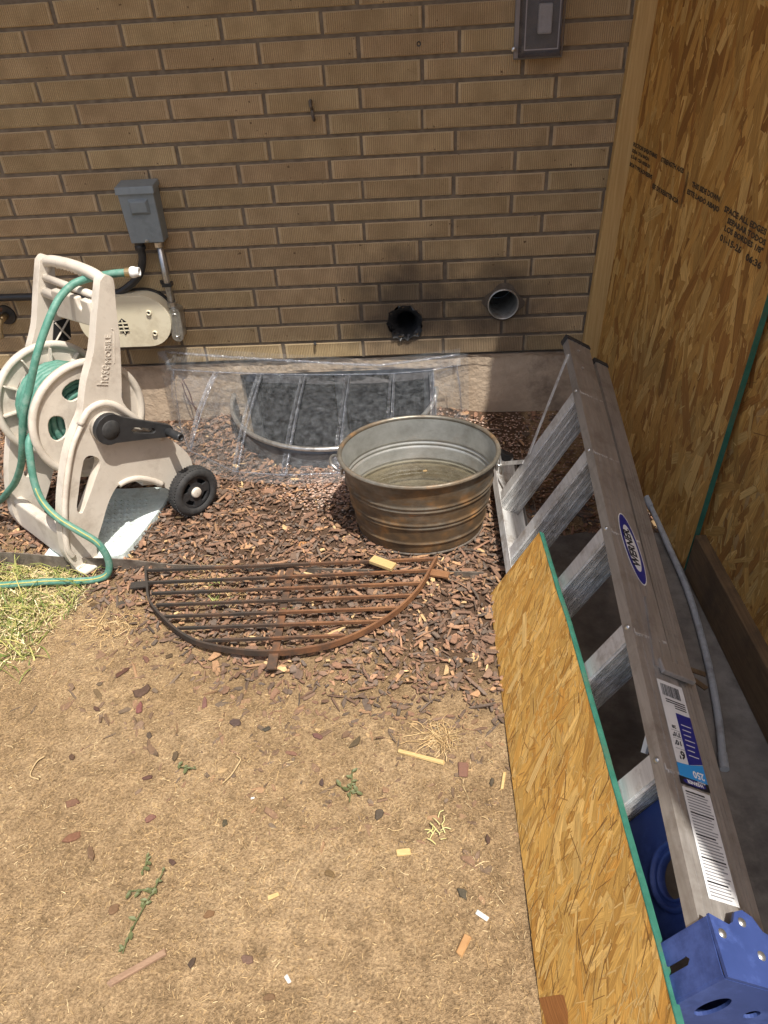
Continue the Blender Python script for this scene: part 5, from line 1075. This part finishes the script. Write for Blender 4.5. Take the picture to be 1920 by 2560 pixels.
blades('dry_straw', 24000, s_soil, (.006,.017), (.00030,.00060), (-.05,.15), STR, M_STRAW, 'fine dry straw and thatch strewn over the bare soil', 'straw', 31, .16)
def s_tuft(r):
    q = r.random()
    if q < .35: x, y = r.gauss(.53,.045), r.gauss(-.955,.022)
    elif q < .6: x, y = r.gauss(.60,.03), r.gauss(-1.05,.015)
    elif q < .8: x, y = r.gauss(1.22,.02), r.gauss(-1.545,.015)
    else: x, y = r.gauss(.30,.05), r.gauss(-1.16,.03)
    return x, y, r.uniform(.6,1.3)
blades('straw_tufts', 900, s_tuft, (.02,.05), (.0005,.001), (-.05,.35), STR, M_STRAW, 'matted tufts of dead straw among the mulch', 'straw', 33, .3)
def s_gr(r):
    x = r.uniform(-.75,.16); y = r.uniform(-1.32,-.895)
    lim = .155-.35*max(0,-1.10-y)-.12*math.sin(20*y)*.3
    if x > lim+r.gauss(0,.02): return None
    if r.random() > math.exp(-max(0,-1.20-y)/.06): return None
    return x, y, r.uniform(.5,1.2)
blades('dead_grass', 3800, s_gr, (.03,.075), (.0007,.0014), (.0,.5), [(.70,.58,.32),(.60,.48,.24),(.76,.66,.42),(.50,.40,.20)], M_STRAW, 'matted dead grass at the left below the edging', 'grass', 34, .25, base=(-.1,-1.1,0))
def s_gg(r):
    q = s_gr(r)
    if q is None: return None
    x, y, k = q
    if r.random() > .35+.65*patch(x*2.2+.4, y*2.1): return None
    return x, y, k
blades('green_grass', 2700, s_gg, (.03,.105), (.0009,.0026), (.15,1.1), [(.16,.20,.045),(.23,.26,.065),(.31,.32,.095),(.42,.38,.13),(.12,.165,.04)], M_GRASS, 'sparse green grass blades growing through the dead grass at left', 'grass', 35, .12, base=(-.1,-1.1,0))
def s_few(r):
    q = r.random()
    x, y = (r.gauss(.576,.008), r.gauss(-1.075,.006)) if q < .6 else ((r.gauss(.565,.004), r.gauss(-1.0,.004)) if q < .8 else (r.gauss(.80,.004), r.gauss(-1.115,.004)))
    return x, y, r.uniform(.5,1.)
blades('grass_sprigs', 26, s_few, (.03,.06), (.001,.0018), (.3,1.2), [(.25,.33,.09),(.35,.40,.13)], M_GRASS, 'tiny green grass sprigs poking up between the grate bars', 'grass', 36, .1)
# weeds
def weed(x, y, stems, lab, seed):
    r = random.Random(seed); t = thing('weed', (x,y,gz(x,y)), lab, 'weed')
    for pts, nl in stems:
        P = spline([V(x+a, y+b, gz(x,y)+.006+h) for a, b, h in pts], 5); MB().tube(P, [.0014]*len(P), 5).build('stem', M_LEAF, t)
        for k in range(nl):
            p = P[int((k+.6)/nl*(len(P)-1))]; an = r.uniform(0,6.28); d = V(math.cos(an),math.sin(an),r.uniform(.0,.35)).normalized(); s_ = V(-d.y,d.x,0).normalized(); L = r.uniform(.007,.019); W_ = L*.26
            MB().add([p, p+d*L*.35+s_*W_+V(0,0,.001), p+d*L*.8+s_*W_*.7, p+d*L, p+d*L*.8-s_*W_*.7, p+d*L*.35-s_*W_+V(0,0,.001), p+d*L*.5-V(0,0,.0015)], [(0,1,6),(1,2,6),(2,3,6),(3,4,6),(4,5,6),(5,0,6)]).build('leaf', M_LEAF, t)
    return t
weed(.635,-1.635, [([(-.02,.004,0),(0,0,.004),(.025,-.002,.002)], 9)], 'small flat green weed left of centre on the soil', 1)
weed(1.017,-1.681, [([(0,.05,.002),(.002,.02,.004),(0,-.03,.003)], 11), ([(-.01,.0,.003),(-.025,.01,.002)], 4), ([(.005,-.01,.003),(.02,-.005,.004)], 4)], 'green weed with small leaves in the middle of the soil', 2)
weed(.632,-1.95, [([(.02,.07,.006),(.012,.04,.004),(0,.0,.003),(-.012,-.05,.003),(-.014,-.08,.002)], 16), ([(.01,.04,.004),(-.015,.036,.004),(-.04,.034,.003)], 5)], 'trailing green weed with a long thin stem at lower left', 3)
weed(.607,-1.86, [([(.0,.014,.003),(.003,0,.004),(-.002,-.016,.002)], 7)], 'tiny weed sprig above the trailing weed', 4)
